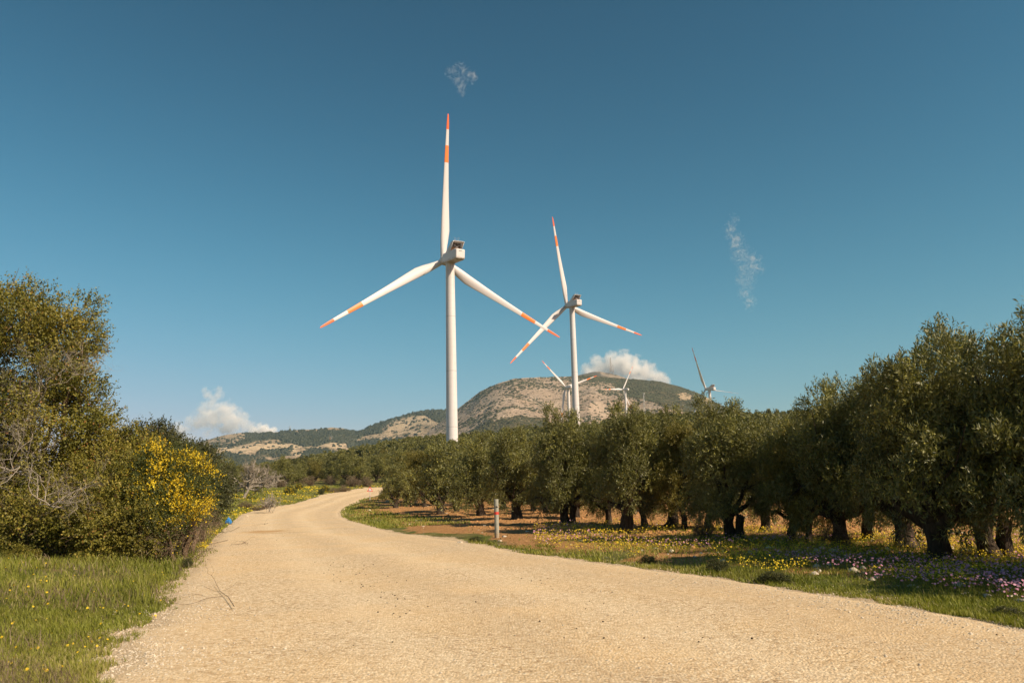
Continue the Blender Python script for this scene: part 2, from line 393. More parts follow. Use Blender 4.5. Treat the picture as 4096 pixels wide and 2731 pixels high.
def road_mat():
    m,t=newmat('road_packed_gravel'); v=t.N('ShaderNodeTexCoord').outputs['Object']
    big=t.noise(v,.35,4); mid=t.noise(v,3.,5); fine=t.noise(v,55,3,.75); f2=t.noise(v,120,2,.7)
    vor=t.N('ShaderNodeTexVoronoi',{'Vector':v,'Scale':30.}); vd=vor.outputs['Distance']; vc=vor.outputs['Color']
    vcx=t.N('ShaderNodeSeparateColor',{0:vc}).outputs[0]
    c=t.ramp(vcx,[(0,(.30,.19,.105)),(.16,(.54,.39,.235)),(.55,(.64,.475,.295)),(.95,(.82,.67,.47))])
    c=t.mix(t.mr(fine,.56,.68,0,.85),c,(.32,.20,.10))
    c=t.mix(t.mr(vd,.55,.8,0,.5),c,(.30,.20,.10))
    c=t.mix(t.mr(big,.42,.60,0,.35),c,(.70,.475,.24))
    c=t.mix(t.mr(mid,.55,.75,0,.25),c,(.68,.56,.40))
    u=t.attr('u'); uw=t.math('ADD',u,t.mr(big,.3,.7,-.05,.05))
    for uc in (.30,.62): c=t.mix(t.mr(t.math('ABSOLUTE',t.math('SUBTRACT',uw,uc)),.0,.085,.30,0),c,(.72,.57,.38))
    for uc in (.46,.80,.90): c=t.mix(t.mr(t.math('ABSOLUTE',t.math('SUBTRACT',uw,uc)),.0,.07,.28,0),c,(.42,.31,.20))
    e=t.attr('edge'); c=t.mix(t.mr(t.math('ADD',e,t.mr(mid,.3,.7,-.4,.4)),0.,1.0,.55,0),c,t.mix(t.mr(f2,.4,.6),(.40,.28,.17),(.74,.60,.42)))
    for (px,py,rx,ry,col,k) in ((265,531,1.05,1.3,(.42,.24,.09),.8),(275,532.5,1.4,.35,(.42,.25,.10),.7),(333,522.8,.95,.10,(.26,.19,.13),.8),(334,528.2,1.15,.09,(.26,.19,.13),.8)):  # two orange clay patches, then two thin darker streaks across the road
        h=hit(px,py); c=t.mix(t.math('MULTIPLY',patchmask(t,v,float(h[0]),float(h[1]),rx,ry,mid),k),c,col)
    hgt=t.math('ADD',t.math('MULTIPLY',fine,1.),t.math('MULTIPLY',t.mr(vd,0,.6,1,0),.7))
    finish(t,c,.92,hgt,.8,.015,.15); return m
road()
# ================================================================== MOUNTAINS
def inpoly(px,py,poly):
    c=np.zeros(px.shape,bool); n=len(poly)
    for i in range(n):
        x1,y1=poly[i];x2,y2=poly[(i+1)%n]
        c^=((y1>py)!=(y2>py))&(px<(x2-x1)*(py-y1)/(y2-y1+1e-9)+x1)
    return c
def polys_cover(px,py,polys,jit):
    n1=fbm(px*.12,py*.25,91,3)*jit; n2=fbm(px*.12+40,py*.25,95,3)*jit
    m=np.zeros(px.shape)
    for P,v in polys: m=np.maximum(m,np.where(inpoly(px+n1,py+n2,P),v,0)) if v>0 else np.where(inpoly(px+n1,py+n2,P),0,m)
    return m
c3=lambda L:[(150+X/9.404,375+Y/9.404) for X,Y in L]
c4=lambda L:[(375+X/9.404,375+Y/9.404) for X,Y in L]
c5=lambda L:[(550+X/9.404,375+Y/9.404) for X,Y in L]
MOUNT={}
def mountain(name,sky_pts,D,F0,Wback,nx,ny,seed,rough,cover_polys,bare_polys,base_cover,mat,zfoot=0.,shape=1.,xr=None):
    sp=np.array(sky_pts,float); x0,x1=xr or (sp[0,0],sp[-1,0])
    cols=np.linspace(x0,x1,nx)
    # world azimuth and elevation of each skyline pixel
    sy=np.interp(cols,sp[:,0],sp[:,1])+.45*fbm(cols*.15,cols*0,seed+50,4)
    dirs=np.array([ray(a,b) for a,b in zip(cols,sy)]); az=np.arctan2(dirs[:,0],dirs[:,1]); el=dirs[:,2]/np.hypot(dirs[:,0],dirs[:,1])
    dx=D*(1+.05*fbm(az*9,az*0,seed+3,3))
    top=EYE+el*dx
    s=np.concatenate([np.linspace(0,1,ny),1+np.linspace(0,1,12)[1:]*.5])
    S,AZ=np.meshgrid(s,az,indexing='ij'); TOP=np.broadcast_to(top,S.shape); DX=np.broadcast_to(dx,S.shape)
    Rr=np.where(S<=1,F0+(DX-F0)*S,DX+(S-1)*2*Wback)
    prof=np.where(S<=1,(S**shape)*(1.0),1-((S-1)*2)**1.3*.9)
    X=Rr*np.sin(AZ);Y=Rr*np.cos(AZ)
    ridg=1-np.abs(fbm(X/420,Y/900,seed,4))*2
    n=fbm(X/160,Y/200,seed+9,5)
    env=np.clip(S,0,1)*np.clip(1-S,0,1)*4
    Z=zfoot+(TOP-zfoot)*prof+env*rough*((ridg-.6)*1.2+n*.9)*TOP*.12+ (n*.010*TOP)*sst(0,.2,S)*np.where(S<1,1,0)*np.clip((1-S)*8,0,1)
    # keep the slope under the skyline line of sight
    lim=EYE+(TOP-EYE)/DX*Rr*.985
    Z=np.where(S<.995,np.minimum(Z,lim-2*(1-S)),Z)
    x=X.ravel();y=Y.ravel();z=Z.ravel(); px,py=proj(np.stack([x,y,z],1))
    cov=np.full(len(x),base_cover)
    pc=polys_cover(px,py,cover_polys,2.2); cov=np.where(pc>0,pc,cov)
    br=np.clip(polys_cover(px,py,bare_polys,1.6),0,1)
    nr,nc=S.shape; i=np.arange(nr-1)[:,None]*nc; j=np.arange(nc-1)[None]
    F=np.stack([i+j,i+j+1,i+nc+j+1,i+nc+j],-1).reshape(-1,4)
    me=mesh_np(name,np.stack([x,y,z],1),F,[mat],None,{'cover':cov,'bare':br},True)
    o=tag(add(name,me),kind='structure')
    MOUNT[name]=(X,Y,Z,cov.reshape(S.shape),br.reshape(S.shape),S)
    return o
def mount_mat(name,rockA,rockB,green,bare,sc=1.):
    m,t=newmat(name); v=t.N('ShaderNodeTexCoord').outputs['Object']
    cov=t.attr('cover'); br=t.attr('bare')
    n1=t.noise(v,.010*sc,5,.65); n2=t.noise(v,.045*sc,5,.75); n3=t.noise(v,.16*sc,3,.7)
    c=t.mix(t.mr(n1,.35,.65),rockA,rockB); c=t.mix(t.mr(n3,.35,.65,0,.55),c,tuple(x*.62 for x in rockA))
    sp=t.math('ADD',t.math('MULTIPLY',n2,.65),t.math('MULTIPLY',n3,.35))
    g=t.mr(t.math('ADD',sp,t.math('MULTIPLY',cov,.36)),.60,.645)
    gc=t.mix(t.mr(n3,.4,.6),green,tuple(x*1.7 for x in green))
    bc=t.mix(t.mr(n2,.4,.6),bare,tuple(x*.75 for x in bare))
    c=t.mix(t.math('MULTIPLY',br,.85),c,bc); c=t.mix(t.math('MULTIPLY',g,t.mr(br,0,1,1,.12)),c,gc)
    finish(t,c,.95,t.math('ADD',n2,n3),.8,9.,.05); return m
MM1=mount_mat('mountain_limestone_scrub',(.40,.285,.20),(.55,.42,.31),(.080,.066,.034),(.58,.42,.26))
MM3=mount_mat('hill_limestone_forest',(.43,.30,.19),(.57,.42,.28),(.050,.050,.024),(.66,.49,.31))
MM0=mount_mat('far_peak_rock',(.15,.115,.08),(.25,.19,.13),(.075,.065,.045),(.5,.36,.24))
mountain('mountain',[(330,470),(370,455),(396,444),(415,437.7),(434.6,426),(446,417.5),(458,408),(470,399),(480,391),(497,383),(514,378),(531,377),(566,376),(590,374.5),(610,377),(640,379),(660,381),(680,386),(697,392),(718,403),(740,412),(766,421),(800,432),(860,450)],
  3100,1650,1200,620,170,3,.5,
  [(c5([(300,40),(560,60),(700,190),(950,250),(1150,330),(1700,380),(1700,250),(1250,80),(700,0),(300,-20)]),.62),
   (c4([(900,540),(1100,400),(1350,380),(1600,400),(1650,520),(1000,620)]),.55),
   (c4([(1300,5),(1700,10),(2200,60),(2400,90),(2400,-40),(1300,-30)]),.75)],
  [(c5([(1200,170),(1270,165),(1350,190),(1310,225),(1220,225)]),1),(c5([(1420,215),(1480,200),(1540,290),(1450,270)]),.9),(c4([(450,560),(670,520),(670,600),(400,620),(230,660)]),.9)],
  .06,MM1,zfoot=25,shape=.92)
mountain('distant_peak',[(520,392),(550,384),(566,378.5),(580,374.5),(592,371.8),(600,371.5),(610,372.5),(625,377),(640,381),(680,392)],5200,3900,700,160,40,13,.3,
  [],[(c5([(300,-30),(420,-38),(480,-10),(560,20),(800,40),(800,10),(620,-10),(460,-40)]),.7)],.35,MM0,zfoot=300,shape=.8)
mountain('distant_hills',[(-120,480),(60,474),(120,464),(150,458),(176.6,450.5),(187,445.7),(203,441),(224.4,434.5),(240.4,432.4),(256.3,433),(277.6,431.4),(298.9,429.2),(319,428.7),(330.8,427),(346.8,428.2),(355,430.8),(362.7,429.2),(375,424),(385.6,420),(401.6,415.4),(417.5,411.2),(430,409.6),(445,409.6),(470,412),(520,430)],
  4000,2000,1200,620,170,23,.5,
  [(c3([(450,760),(700,745),(1000,770),(1050,800),(1250,830),(1400,860),(1400,1000),(400,1000),(400,800)]),1.),
   (c3([(290,715),(420,690),(560,700),(600,670),(800,640),(900,600),(900,560),(850,545),(1000,545),(1200,535),(1300,525),(1500,560),(1450,580),(1200,590),(850,640),(620,690),(400,715)]),.85),
   (c3([(1250,620),(1200,590),(1420,570),(1400,515),(1930,530),(2200,480),(2100,560),(1950,600),(1800,630),(1650,650),(1550,670),(1400,660)]),1.),
   (c3([(1430,750),(1530,680),(1740,730),(1750,770),(1650,790),(1480,780)]),1.),
   (c3([(1850,640),(2100,600),(2350,600),(2350,640),(2200,690),(2050,720),(1900,700)]),.85),
   (c3([(1700,800),(2000,740),(2500,640),(2500,800),(1700,900)]),.9),
   (c4([(-100,500),(0,455),(250,378),(400,338),(670,322),(760,330),(700,420),(600,440),(520,390),(400,370),(200,410),(80,480),(60,540),(0,555)]),.9),
   (c3([(1000,700),(1250,680),(1350,720),(1250,760),(1000,760)]),.5)],
  [(c3([(600,690),(900,648),(1250,635),(1500,672),(1350,685),(1450,750),(1400,765),(1280,695),(900,700),(600,725)]),1.),
   (c3([(560,715),(1000,690),(1100,720),(560,745)]),.7),(c3([(1560,670),(1700,630),(1850,640),(1800,680)]),.9),
   (c4([(100,480),(230,420),(400,380),(520,400),(560,450),(400,470),(260,520),(100,520)]),.75),(c4([(200,530),(450,520),(450,540),(220,545)]),1.),(c3([(2050,560),(2350,520),(2350,545),(2100,580)]),.7)],
  .26,MM3,zfoot=-20,shape=.85)
# shrubs and pines scattered on the slopes: nobody could count them
def blobs(P,R,H,seed,jag=.25):
    g=np.random.default_rng(seed)
    th=np.arange(6)*PI/3; ring=np.stack([np.cos(th),np.sin(th)],1)
    base=np.vstack([np.c_[ring*.95,np.zeros(6)],np.c_[ring*.8,np.full(6,.6)],[[0,0,1.]]])
    F=[[a,(a+1)%6,6+(a+1)%6,6+a] for a in range(6)]; T=[[6+a,6+(a+1)%6,12] for a in range(6)]
    n=len(P); V=base[None]*np.stack([R,R,H],1)[:,None]*(1+g.normal(0,jag,(n,13,1)))+P[:,None]
    o=(np.arange(n)*13)[:,None,None]
    return V.reshape(-1,3),[(np.array(F)[None]+o).reshape(-1,4),(np.array(T)[None]+o).reshape(-1,3)]
def slope_scatter(mname,name,n,rr,hh,wfun,mat,label,cat,seed):
    X,Y,Z,C,B,S=MOUNT[mname]; g=np.random.default_rng(seed)
    nr,nc=X.shape; W=wfun(C,B,S,X,Y)[:-1,:-1].ravel(); W=W/W.sum()
    k=g.choice(len(W),n,p=W); i=k//(nc-1); j=k%(nc-1); a=g.random(n);b=g.random(n)
    def L(Q): return (Q[i,j]*(1-a)+Q[i+1,j]*a)*(1-b)+(Q[i,j+1]*(1-a)+Q[i+1,j+1]*a)*b
    P=np.stack([L(X),L(Y),L(Z)-1.],1)
    V,F=blobs(P,g.uniform(*rr,n),g.uniform(*hh,n),seed)
    nf=sum(len(f) for f in F); v=np.clip(g.normal(.45,.2,nf),0,.95)
    tag(add(name,mesh_np(name,V,F,[mat],None,{'v':v})),label,cat,kind='stuff')
MT['scrub']=leafmat('mountain_scrub',(.035,.038,.016),(.060,.060,.026),(.10,.095,.045),trans=.0,rough=.9)
slope_scatter('mountain','mountain_shrubs',20000,(2.2,6.),(1.3,3.4),lambda C,B,S,X,Y:np.where(S<1.02,(.06+C*.9+.6*(fbm(X/90,Y/90,5,3)>.1))*(1-B*.9)*(.35+S),0),MT['scrub'],'dark shrubs dotted over the pale stony mountain slope','shrubs',31)
slope_scatter('distant_hills','hill_pines',15000,(4,9),(5,10),lambda C,B,S,X,Y:np.where(S<1.02,(C>.4)*C**2*(1-B)+.035,0),MT['conifer'],'dark pine woods and scattered bushes covering the distant hills','woods',32)
# ================================================================== TURBINES
MT['white']=plain('turbine_white_paint',(.63,.59,.575),.42,.5,0,.05,.25)
def tower_mat():
    m,t=newmat('tower_white_steel'); v=obco(t); n=t.noise(t.N('ShaderNodeMapping',{'Vector':v,'Scale':(1.2,1.2,.05)}).outputs[0],1.,5,.7); n2=t.noise(v,.5,4)
    c=t.mix(t.mr(n,.45,.75,0,.45),(.66,.612,.60),(.52,.45,.37)); c=t.mix(t.mr(n2,.55,.8,0,.25),c,(.55,.48,.38))
    z=t.N('ShaderNodeSeparateXYZ',{0:v}).outputs[2]
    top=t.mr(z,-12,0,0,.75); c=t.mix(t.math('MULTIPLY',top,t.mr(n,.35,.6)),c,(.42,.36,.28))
    fr=t.math('FRACT',t.math('DIVIDE',z,2.9)); seam=t.math('GREATER_THAN',fr,.975); c=t.mix(t.math('MULTIPLY',seam,.35),c,(.35,.32,.28))
    fr=t.math('FRACT',t.math('DIVIDE',z,20.3)); seam=t.math('GREATER_THAN',fr,.992); c=t.mix(t.math('MULTIPLY',seam,.6),c,(.25,.22,.2))
    finish(t,c,.45,spec=.45); return m
MT['tower']=tower_mat()
def nac_mat():
    m,t=newmat('nacelle_paint'); v=obco(t); n=t.noise(v,1.2,5,.7)
    g=t.N('ShaderNodeSeparateXYZ',{0:v}).outputs[2]
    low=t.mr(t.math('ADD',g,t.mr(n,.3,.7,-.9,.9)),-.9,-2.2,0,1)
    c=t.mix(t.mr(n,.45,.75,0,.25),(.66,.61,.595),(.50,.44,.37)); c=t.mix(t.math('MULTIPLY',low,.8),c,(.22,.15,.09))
    finish(t,c,.45,spec=.45); return m
MT['nacelle']=nac_mat()
def blade_mats():
    out=[]
    for nm,col in (('blade_white_paint',(.66,.612,.60)),('blade_orange_paint',(.86,.22,.045)),('blade_tip_orange_paint',(.84,.15,.035))):
        m,t=newmat(nm); v=obco(t); n=t.noise(t.N('ShaderNodeMapping',{'Vector':v,'Scale':(1,1,.12)}).outputs[0],1.3,4,.7)
        c=t.mix(t.mr(n,.6,.85,0,.45),col,tuple(x*.5 for x in col)); finish(t,c,.4,spec=.45); out.append(m)
    return out
BM=blade_mats()
def stained_blade_mat():
    m,t=newmat('blade_white_paint_oil_stained'); v=obco(t); n=t.noise(t.N('ShaderNodeMapping',{'Vector':v,'Scale':(1,1,.12)}).outputs[0],.9,4,.7)
    s=t.N('ShaderNodeSeparateXYZ',{0:v}); z=s.outputs[2]; x=s.outputs[0]
    k=t.math('MULTIPLY',t.mr(z,16,2,0,1),t.mr(t.math('ABSOLUTE',t.math('ADD',t.math('SUBTRACT',x,.7),t.mr(n,.3,.7,-.7,.7))),.0,.75,1,0))
    c=t.mix(t.math('MULTIPLY',k,.85),(.66,.612,.60),(.27,.15,.06)); finish(t,c,.4,spec=.45); return m
BMS=stained_blade_mat()
def blade_mesh(R,cone,pitch,stain=False,scl=1.):
    # blade along +z, rotor axis toward -y is upwind (+Y of nacelle); chord along x
    st=np.array([0,.012,.035,.06,.10,.15,.21,.28,.36,.45,.55,.64,.669,.671,.78,.784,.786,.88,.892,.894,.94,.98,.995,1.])
    ch=np.interp(st,[0,.035,.10,.15,.21,.28,.36,.45,.55,.67,.78,.89,.94,.98,.995,1],[2.2,2.2,2.9,3.55,3.85,3.55,3.1,2.65,2.25,1.8,1.45,1.1,.9,.62,.4,.05])*scl
    th=np.interp(st,[0,.035,.10,.21,.4,1],[1.,1.,.62,.36,.24,.14])
    lead=np.interp(st,[0,.035,.15,.21,.5,1],[.5,.5,.36,.30,.30,.35])
    tw=np.interp(st,[0,.035,.2,.5,1],[14,14,10,4,0])+pitch
    n=14; a=np.arange(n)*2*PI/n; V=[]
    for k in range(len(st)):
        xx=(np.cos(a)*.5+.5); 
        yy=np.sin(a)*.5*th[k]*np.where(xx<.5,1,1-(xx-.5)*(1.3 if st[k]>.1 else .2))
        X=(xx-lead[k])*ch[k]; Yc=yy*ch[k]; c_,s_=math.cos(rad(tw[k])),math.sin(rad(tw[k]))
        x=X*c_-Yc*s_; y=X*s_+Yc*c_; z=np.full(n,st[k]*R)
        y=y+R*math.sin(cone)*(st[k]**1.6)
        V.append(np.stack([x,y,z],1))
    V=np.concatenate(V); i=np.arange(len(st)-1)[:,None]*n; j=np.arange(n)[None]
    F=np.stack([i+j,i+(j+1)%n,i+n+(j+1)%n,i+n+j],-1).reshape(-1,4)
    s=np.repeat((st[1:]+st[:-1])/2,n); mi=np.where(s>.893,2,np.where(s>.785,0,np.where(s>.67,1,0)))
    return mesh_np('blade',V,F,[BMS if stain else BM[0],BM[1],BM[2]],mi,None,True)
def bend_y(v): return v
MT['darkgrille']=plain('cooler_core',(.10,.07,.045),.7,.3,0,.3,1.)
MT['steel']=plain('galvanised_steel',(.50,.48,.45),.45,.5,.6,.1,5)
def prism(mb,poly,x0,x1,mat=0):
    n=len(poly); V=[(x0,y,z) for y,z in poly]+[(x1,y,z) for y,z in poly]
    mb.addm(V,[[i,(i+1)%n,n+(i+1)%n,n+i] for i in range(n)],mat)
    mb.addm(V,[list(range(n))[::-1],list(range(n,2*n))],mat) 
def rounded_body(mb,ys,hw,zlo,zhi,rc,mat=0,n=6,bulge=0.):
    """loft of rounded rectangles along y"""
    rings=[]
    for y,w_,a,b in zip(ys,hw,zlo,zhi):
        r=min(rc,w_*.95,(b-a)*.49); P=[]
        for cx,cz,a0 in ((w_-r,b-r,0),(-(w_-r),b-r,90),(-(w_-r),a+r,180),(w_-r,a+r,270)):
            for q in range(n): an=rad(a0+90*q/(n-1)); P.append((cx+r*math.cos(an),y,cz+r*math.sin(an)))
        rings.append(P)
    k=len(rings[0]); V=np.array(rings).reshape(-1,3); i=np.arange(len(ys)-1)[:,None]*k; j=np.arange(k)[None]
    mb.addm(V,np.stack([i+j,i+(j+1)%k,i+k+(j+1)%k,i+k+j],-1).reshape(-1,4),mat)
    for e in (0,len(ys)-1):
        c=V[e*k:(e+1)*k].mean(0); mb.addm(np.vstack([V[e*k:(e+1)*k],c]),[[q,(q+1)%k,k] for q in range(k)],mat)
def turbine(hub,psi,theta,cone,R,label,cooler=True,pitch=0.,over=6.2,tscale=1.,stain=(False,)*3,bladescl=1.,dark=False):
    """psi: azimuth of the axis towards the hub (clockwise from +Y)"""
    tilt=.09; hub=np.array(hub,float); ax=np.array([math.sin(psi)*math.cos(tilt),math.cos(psi)*math.cos(tilt),math.sin(tilt)])
    base=hub-ax*over; zt=base[2]-2.0*tscale; g=gz(base[0],base[1])
    root=empty('wind_turbine',(base[0],base[1],g-.3)); tag(root,label,'wind turbine','white wind turbines rising above the olive grove')
    H=zt-(g-.3)
    mb=MB(); zz=np.linspace(0,H,30); mb.tube(np.stack([zz*0,zz*0,zz-H],1),np.interp(zz,[0,H],[2.15,1.62])*tscale,40)
    mb.tube(np.array([[0,0,-.5],[0,0,.05]]),[1.78*tscale]*2,40)
    tw=add('tower',mb.mesh('tower',[MT['tower']],True),root,(0,0,H)); auto_smooth(tw)
    # nacelle frame: y towards hub
    yv=Vector(ax); xv=yv.cross(Vector((0,0,1))).normalized(); zv=xv.cross(yv)
    Mn=Matrix(((xv.x,yv.x,zv.x,0),(xv.y,yv.y,zv.y,0),(xv.z,yv.z,zv.z,H+2.0*tscale),(0,0,0,1)))
    def put(o,M_=Matrix.Identity(4),par=root): 
        o.matrix_basis=(Mn@M_) if par is root else M_; return o
    s=tscale; mb=MB()
    if cooler:
        rounded_body(mb,[-9.35,-9.2,-8.8,-7.5,-4,0,2.2,3.0],[x*s for x in(1.5,1.75,1.9,2.0,2.0,2.0,1.95,1.7)],[x*s for x in(-1.5,-1.75,-1.9,-2,-2,-2,-1.95,-1.6)],[x*s for x in(1.5,1.75,1.85,1.95,1.95,1.95,1.9,1.6)],.45)
        mb.box((0,0,-2.02),(1.5,1.6,.06))
    else:
        rounded_body(mb,[-7.6,-7.4,-6.5,-3,0,2.0,2.8],[x*s for x in(1.3,1.6,1.8,1.85,1.85,1.75,1.5)],[x*s for x in(-1.2,-1.5,-1.7,-1.85,-1.85,-1.8,-1.5)],[x*s for x in(1.3,1.6,1.75,1.8,1.8,1.7,1.5)],.6)
    nac=add('nacelle',mb.mesh('nacelle',[MT['nacelle']]),root); put(nac); auto_smooth(nac,35)
    if cooler:
        v_=MB(); v_.box((-.1,-9.36,1.05),(.62,.02,.09)); vent=add('vent_slot',v_.mesh('vent_slot',[MT['darkgrille']]),nac)
        cm=MB(); 
        for sx in (-1,1):
            prism(cm,[(-1.0,1.7),(-5.3,4.6),(-5.8,4.95),(-7.7,5.0),(-5.0,1.7)],sx*2.2-.05,sx*2.2+.05)
        rounded_roof=[(-2.25,4.6),(-2.15,4.88),(-1.9,5.05),(1.9,5.05),(2.15,4.88),(2.25,4.6)]
        prof=np.array(rounded_roof); V=[]
        for (x,z) in prof: V+= [(x,-7.72,z),(x,-5.2,z-.12),(x*.97,-5.2,z-.22),(x*.97,-7.72,z-.10)]
        n4=len(prof); F=[]
        for i in range(n4-1):
            for a,b in((0,1),(1,2),(2,3),(3,0)): F.append([4*i+a,4*i+b,4*i+4+b,4*i+4+a])
        cm.addm(V,F)
        co=add('cooler_hood',cm.mesh('cooler_hood',[MT['nacelle']]),nac)
        gm=MB(); gm.box((0,-5.0,3.35),(2.04,.05,1.6),0)
        for i in range(6): gm.box((-1.6+i*.64,-5.6,3.9),(.03,.03,.9),1)
        for sg in (-1,1):
            c_,s_=math.cos(sg*.62),math.sin(sg*.62); gm.box((0,-6.0,3.0),(2.1,.03,.04),1,[[c_,0,-s_],[0,1,0],[s_,0,c_]])
        gm.box((0,-5.06,2.5),(2.03,.08,.72),2)
        add('radiator',gm.mesh('radiator',[MT['darkgrille'],MT['white'],MT['rust']]),co)
        for x in(-.8,.6):
            am=MB(); am.tube([(x,-5.9,5.1),(x,-5.9,5.95)],[.05,.05],6); am.tube([(x+.35*math.cos(q),-5.9,6.25+.35*math.sin(q)) for q in np.linspace(0,2*PI,13)],[.03]*13,4,cap=False)
            add('wind_sensor',am.mesh('wind_sensor',[MT['steel']]),co)
    else:
        v_=MB(); v_.box((0,-4.6,1.9),(1.1,.9,.16)); add('roof_hatch',v_.mesh('roof_hatch',[MT['nacelle']]),nac)
    hm=MB(); yy=np.array([3.0,3.3,4.2,5.4,6.6,7.4,7.9,8.1])-6.2+over; rr=np.array([1.45,1.75,1.9,1.85,1.5,.95,.45,.02])*s
    hm.tube(np.stack([yy*0,yy,yy*0],1),rr,28)
    hubo=add('rotor_hub',hm.mesh('rotor_hub',[MT['nacelle']],True),root); put(hubo)
    for k in range(3):
        bm_=blade_mesh(R,cone,pitch,stain[k],bladescl)
        # in the fit: direction = cos(th) u + sin(th) v with v = a x z ; u = v x a
        th=theta+k*2*PI/3
        b=add('blade',bm_,root)
        # rotate about nacelle y: local z -> cos th z + sin th x
        put(b,Matrix.Translation((0,over,0))@Matrix.Rotation(th,4,'Y'))
    return root
MT['rust']=plain('rusty_shroud',(.35,.20,.10),.8,.2,0,.3,2)
dg=rad
turbine((-25.38,292.8,87.42),dg(-29.04),dg(-1.99),dg(-5.4),56,'nearest and tallest white wind turbine with orange striped blades, tower left of the others')
turbine((35.05,488.3,113.61),dg(-25.56),dg(-13.43),dg(-4.1),56,'second largest wind turbine with brown oil stains on its blade roots, behind the first',stain=(True,)*3)
turbine((61.11,921.56,115.81),dg(-29.3),dg(-50.12),dg(-3.5),45,'small far wind turbine partly hidden behind the tower of the second largest turbine',cooler=False,over=5.2,tscale=.95,bladescl=.85)
turbine((181.73,1315.82,158.32),dg(-39.39),dg(27.1),dg(-3.2),45,'smallest, farthest wind turbine before the mountain, one blade level to the left',cooler=False,over=5.2,tscale=.95,bladescl=.85)
turbine((239.06,985.73,117.01),dg(-30.61),dg(-26.2),dg(-2.3),56,'rightmost wind turbine with thin dark edge-on feathered blades against open sky',pitch=91.)
# ================================================================== SMALL FURNITURE
def mast(px,py_top,d,w,label,lattice=True,name='lattice_mast',zb=None,arms=0,red=False):
    T=atdepth(px,py_top,d); z0=zb if zb is not None else gz(T[0],T[1]); H=T[2]-z0
    root=empty(name,(T[0],T[1],z0)); tag(root,label,'mast')
    mb=MB(); n=max(4,int(H/(w*2.2)))
    for a in range(4):
        sx,sy=(1 if a in(0,1) else -1),(1 if a in(1,2) else -1)
        mb.tube([(sx*w,sy*w,0),(sx*w*.35,sy*w*.35,H)],[w*.10,w*.08],4)
    for k in range(n):
        f0,f1=k/n,(k+1)/n; w0,w1=w*(1-.65*f0),w*(1-.65*f1)
        for sy in(-1,1):
            mb.tube([(-w0,sy*w0,f0*H),(w1,sy*w1,f1*H)],[w*.05]*2,3,cap=False); mb.tube([(w0,sy*w0,f0*H),(-w1,sy*w1,f1*H)],[w*.05]*2,3,cap=False)
            mb.tube([(sy*w0,-w0,f0*H),(sy*w1,w1,f1*H)],[w*.05]*2,3,cap=False)
    add('lattice_frame',mb.mesh('lattice_frame',[MT['rust'] if red else MT['steel']]),root)
    if arms:
        ab=MB()
        for k in range(arms):
            z=H*(.97-.13*k); ab.box((0,0,z),(w*(2.4-.2*k),w*.08,w*.10))
        add('crossarm',ab.mesh('crossarm',[MT['steel']]),root)
    else:
        for q in range(4): ab=MB(); an=q*1.6; ab.box((math.cos(an)*w*.6,math.sin(an)*w*.6,H*(.98-.05*q)),(w*.16,w*.16,H*.02)); add('antenna',ab.mesh('antenna',[MT['white']]),root)
    return root
mast(643.5,392.3,700,1.0,'slim grey telecom lattice mast standing behind the olive trees in front of the mountain')
mast(610.3,357.4,5200,5.5,'tall red and white antenna mast on the cloudy mountain summit','',zb=EYE+(487-372)/FPX*5200-12,red=True)
mast(612.8,364.0,5230,3.,'short antenna mast beside the taller one on the mountain summit','',zb=EYE+(487-373.5)/FPX*5200-8,red=True)
mast(330.1,436.,3100,4.,'red and grey power pylon standing on the pale rocky knoll of the distant hills',name='power_pylon',zb=None if False else EYE+(491-442.5)/FPX*3100-3,arms=3,red=True)
mast(290.0,425.5,4010,3.,'thin power pylon on the skyline of the distant hills',name='power_pylon',zb=EYE+(492-430.5)/FPX*4010-3,arms=3)
def house(px,py,d):
    T=atdepth(px,py,d); root=empty('hillside_house',T,.4); tag(root,'tiny white house among the dark pine woods on the lower distant hill','house')
    mb=MB(); mb.box((0,0,2.6),(9,5,3.2)); w_=add('wall',mb.mesh('wall',[MT['white']]),root)
    rb=MB(); prism(rb,[(-5.6,5.7),(0,8.2),(5.6,5.7)],-9.5,9.5); add('roof',rb.mesh('roof',[MT['rust']]),root)
    for x in(-5,0,5):
        k=MB(); k.box((x,-5.02,3),(.9,.04,1)); add('window',k.mesh('window',[MT['darkgrille']]),w_)
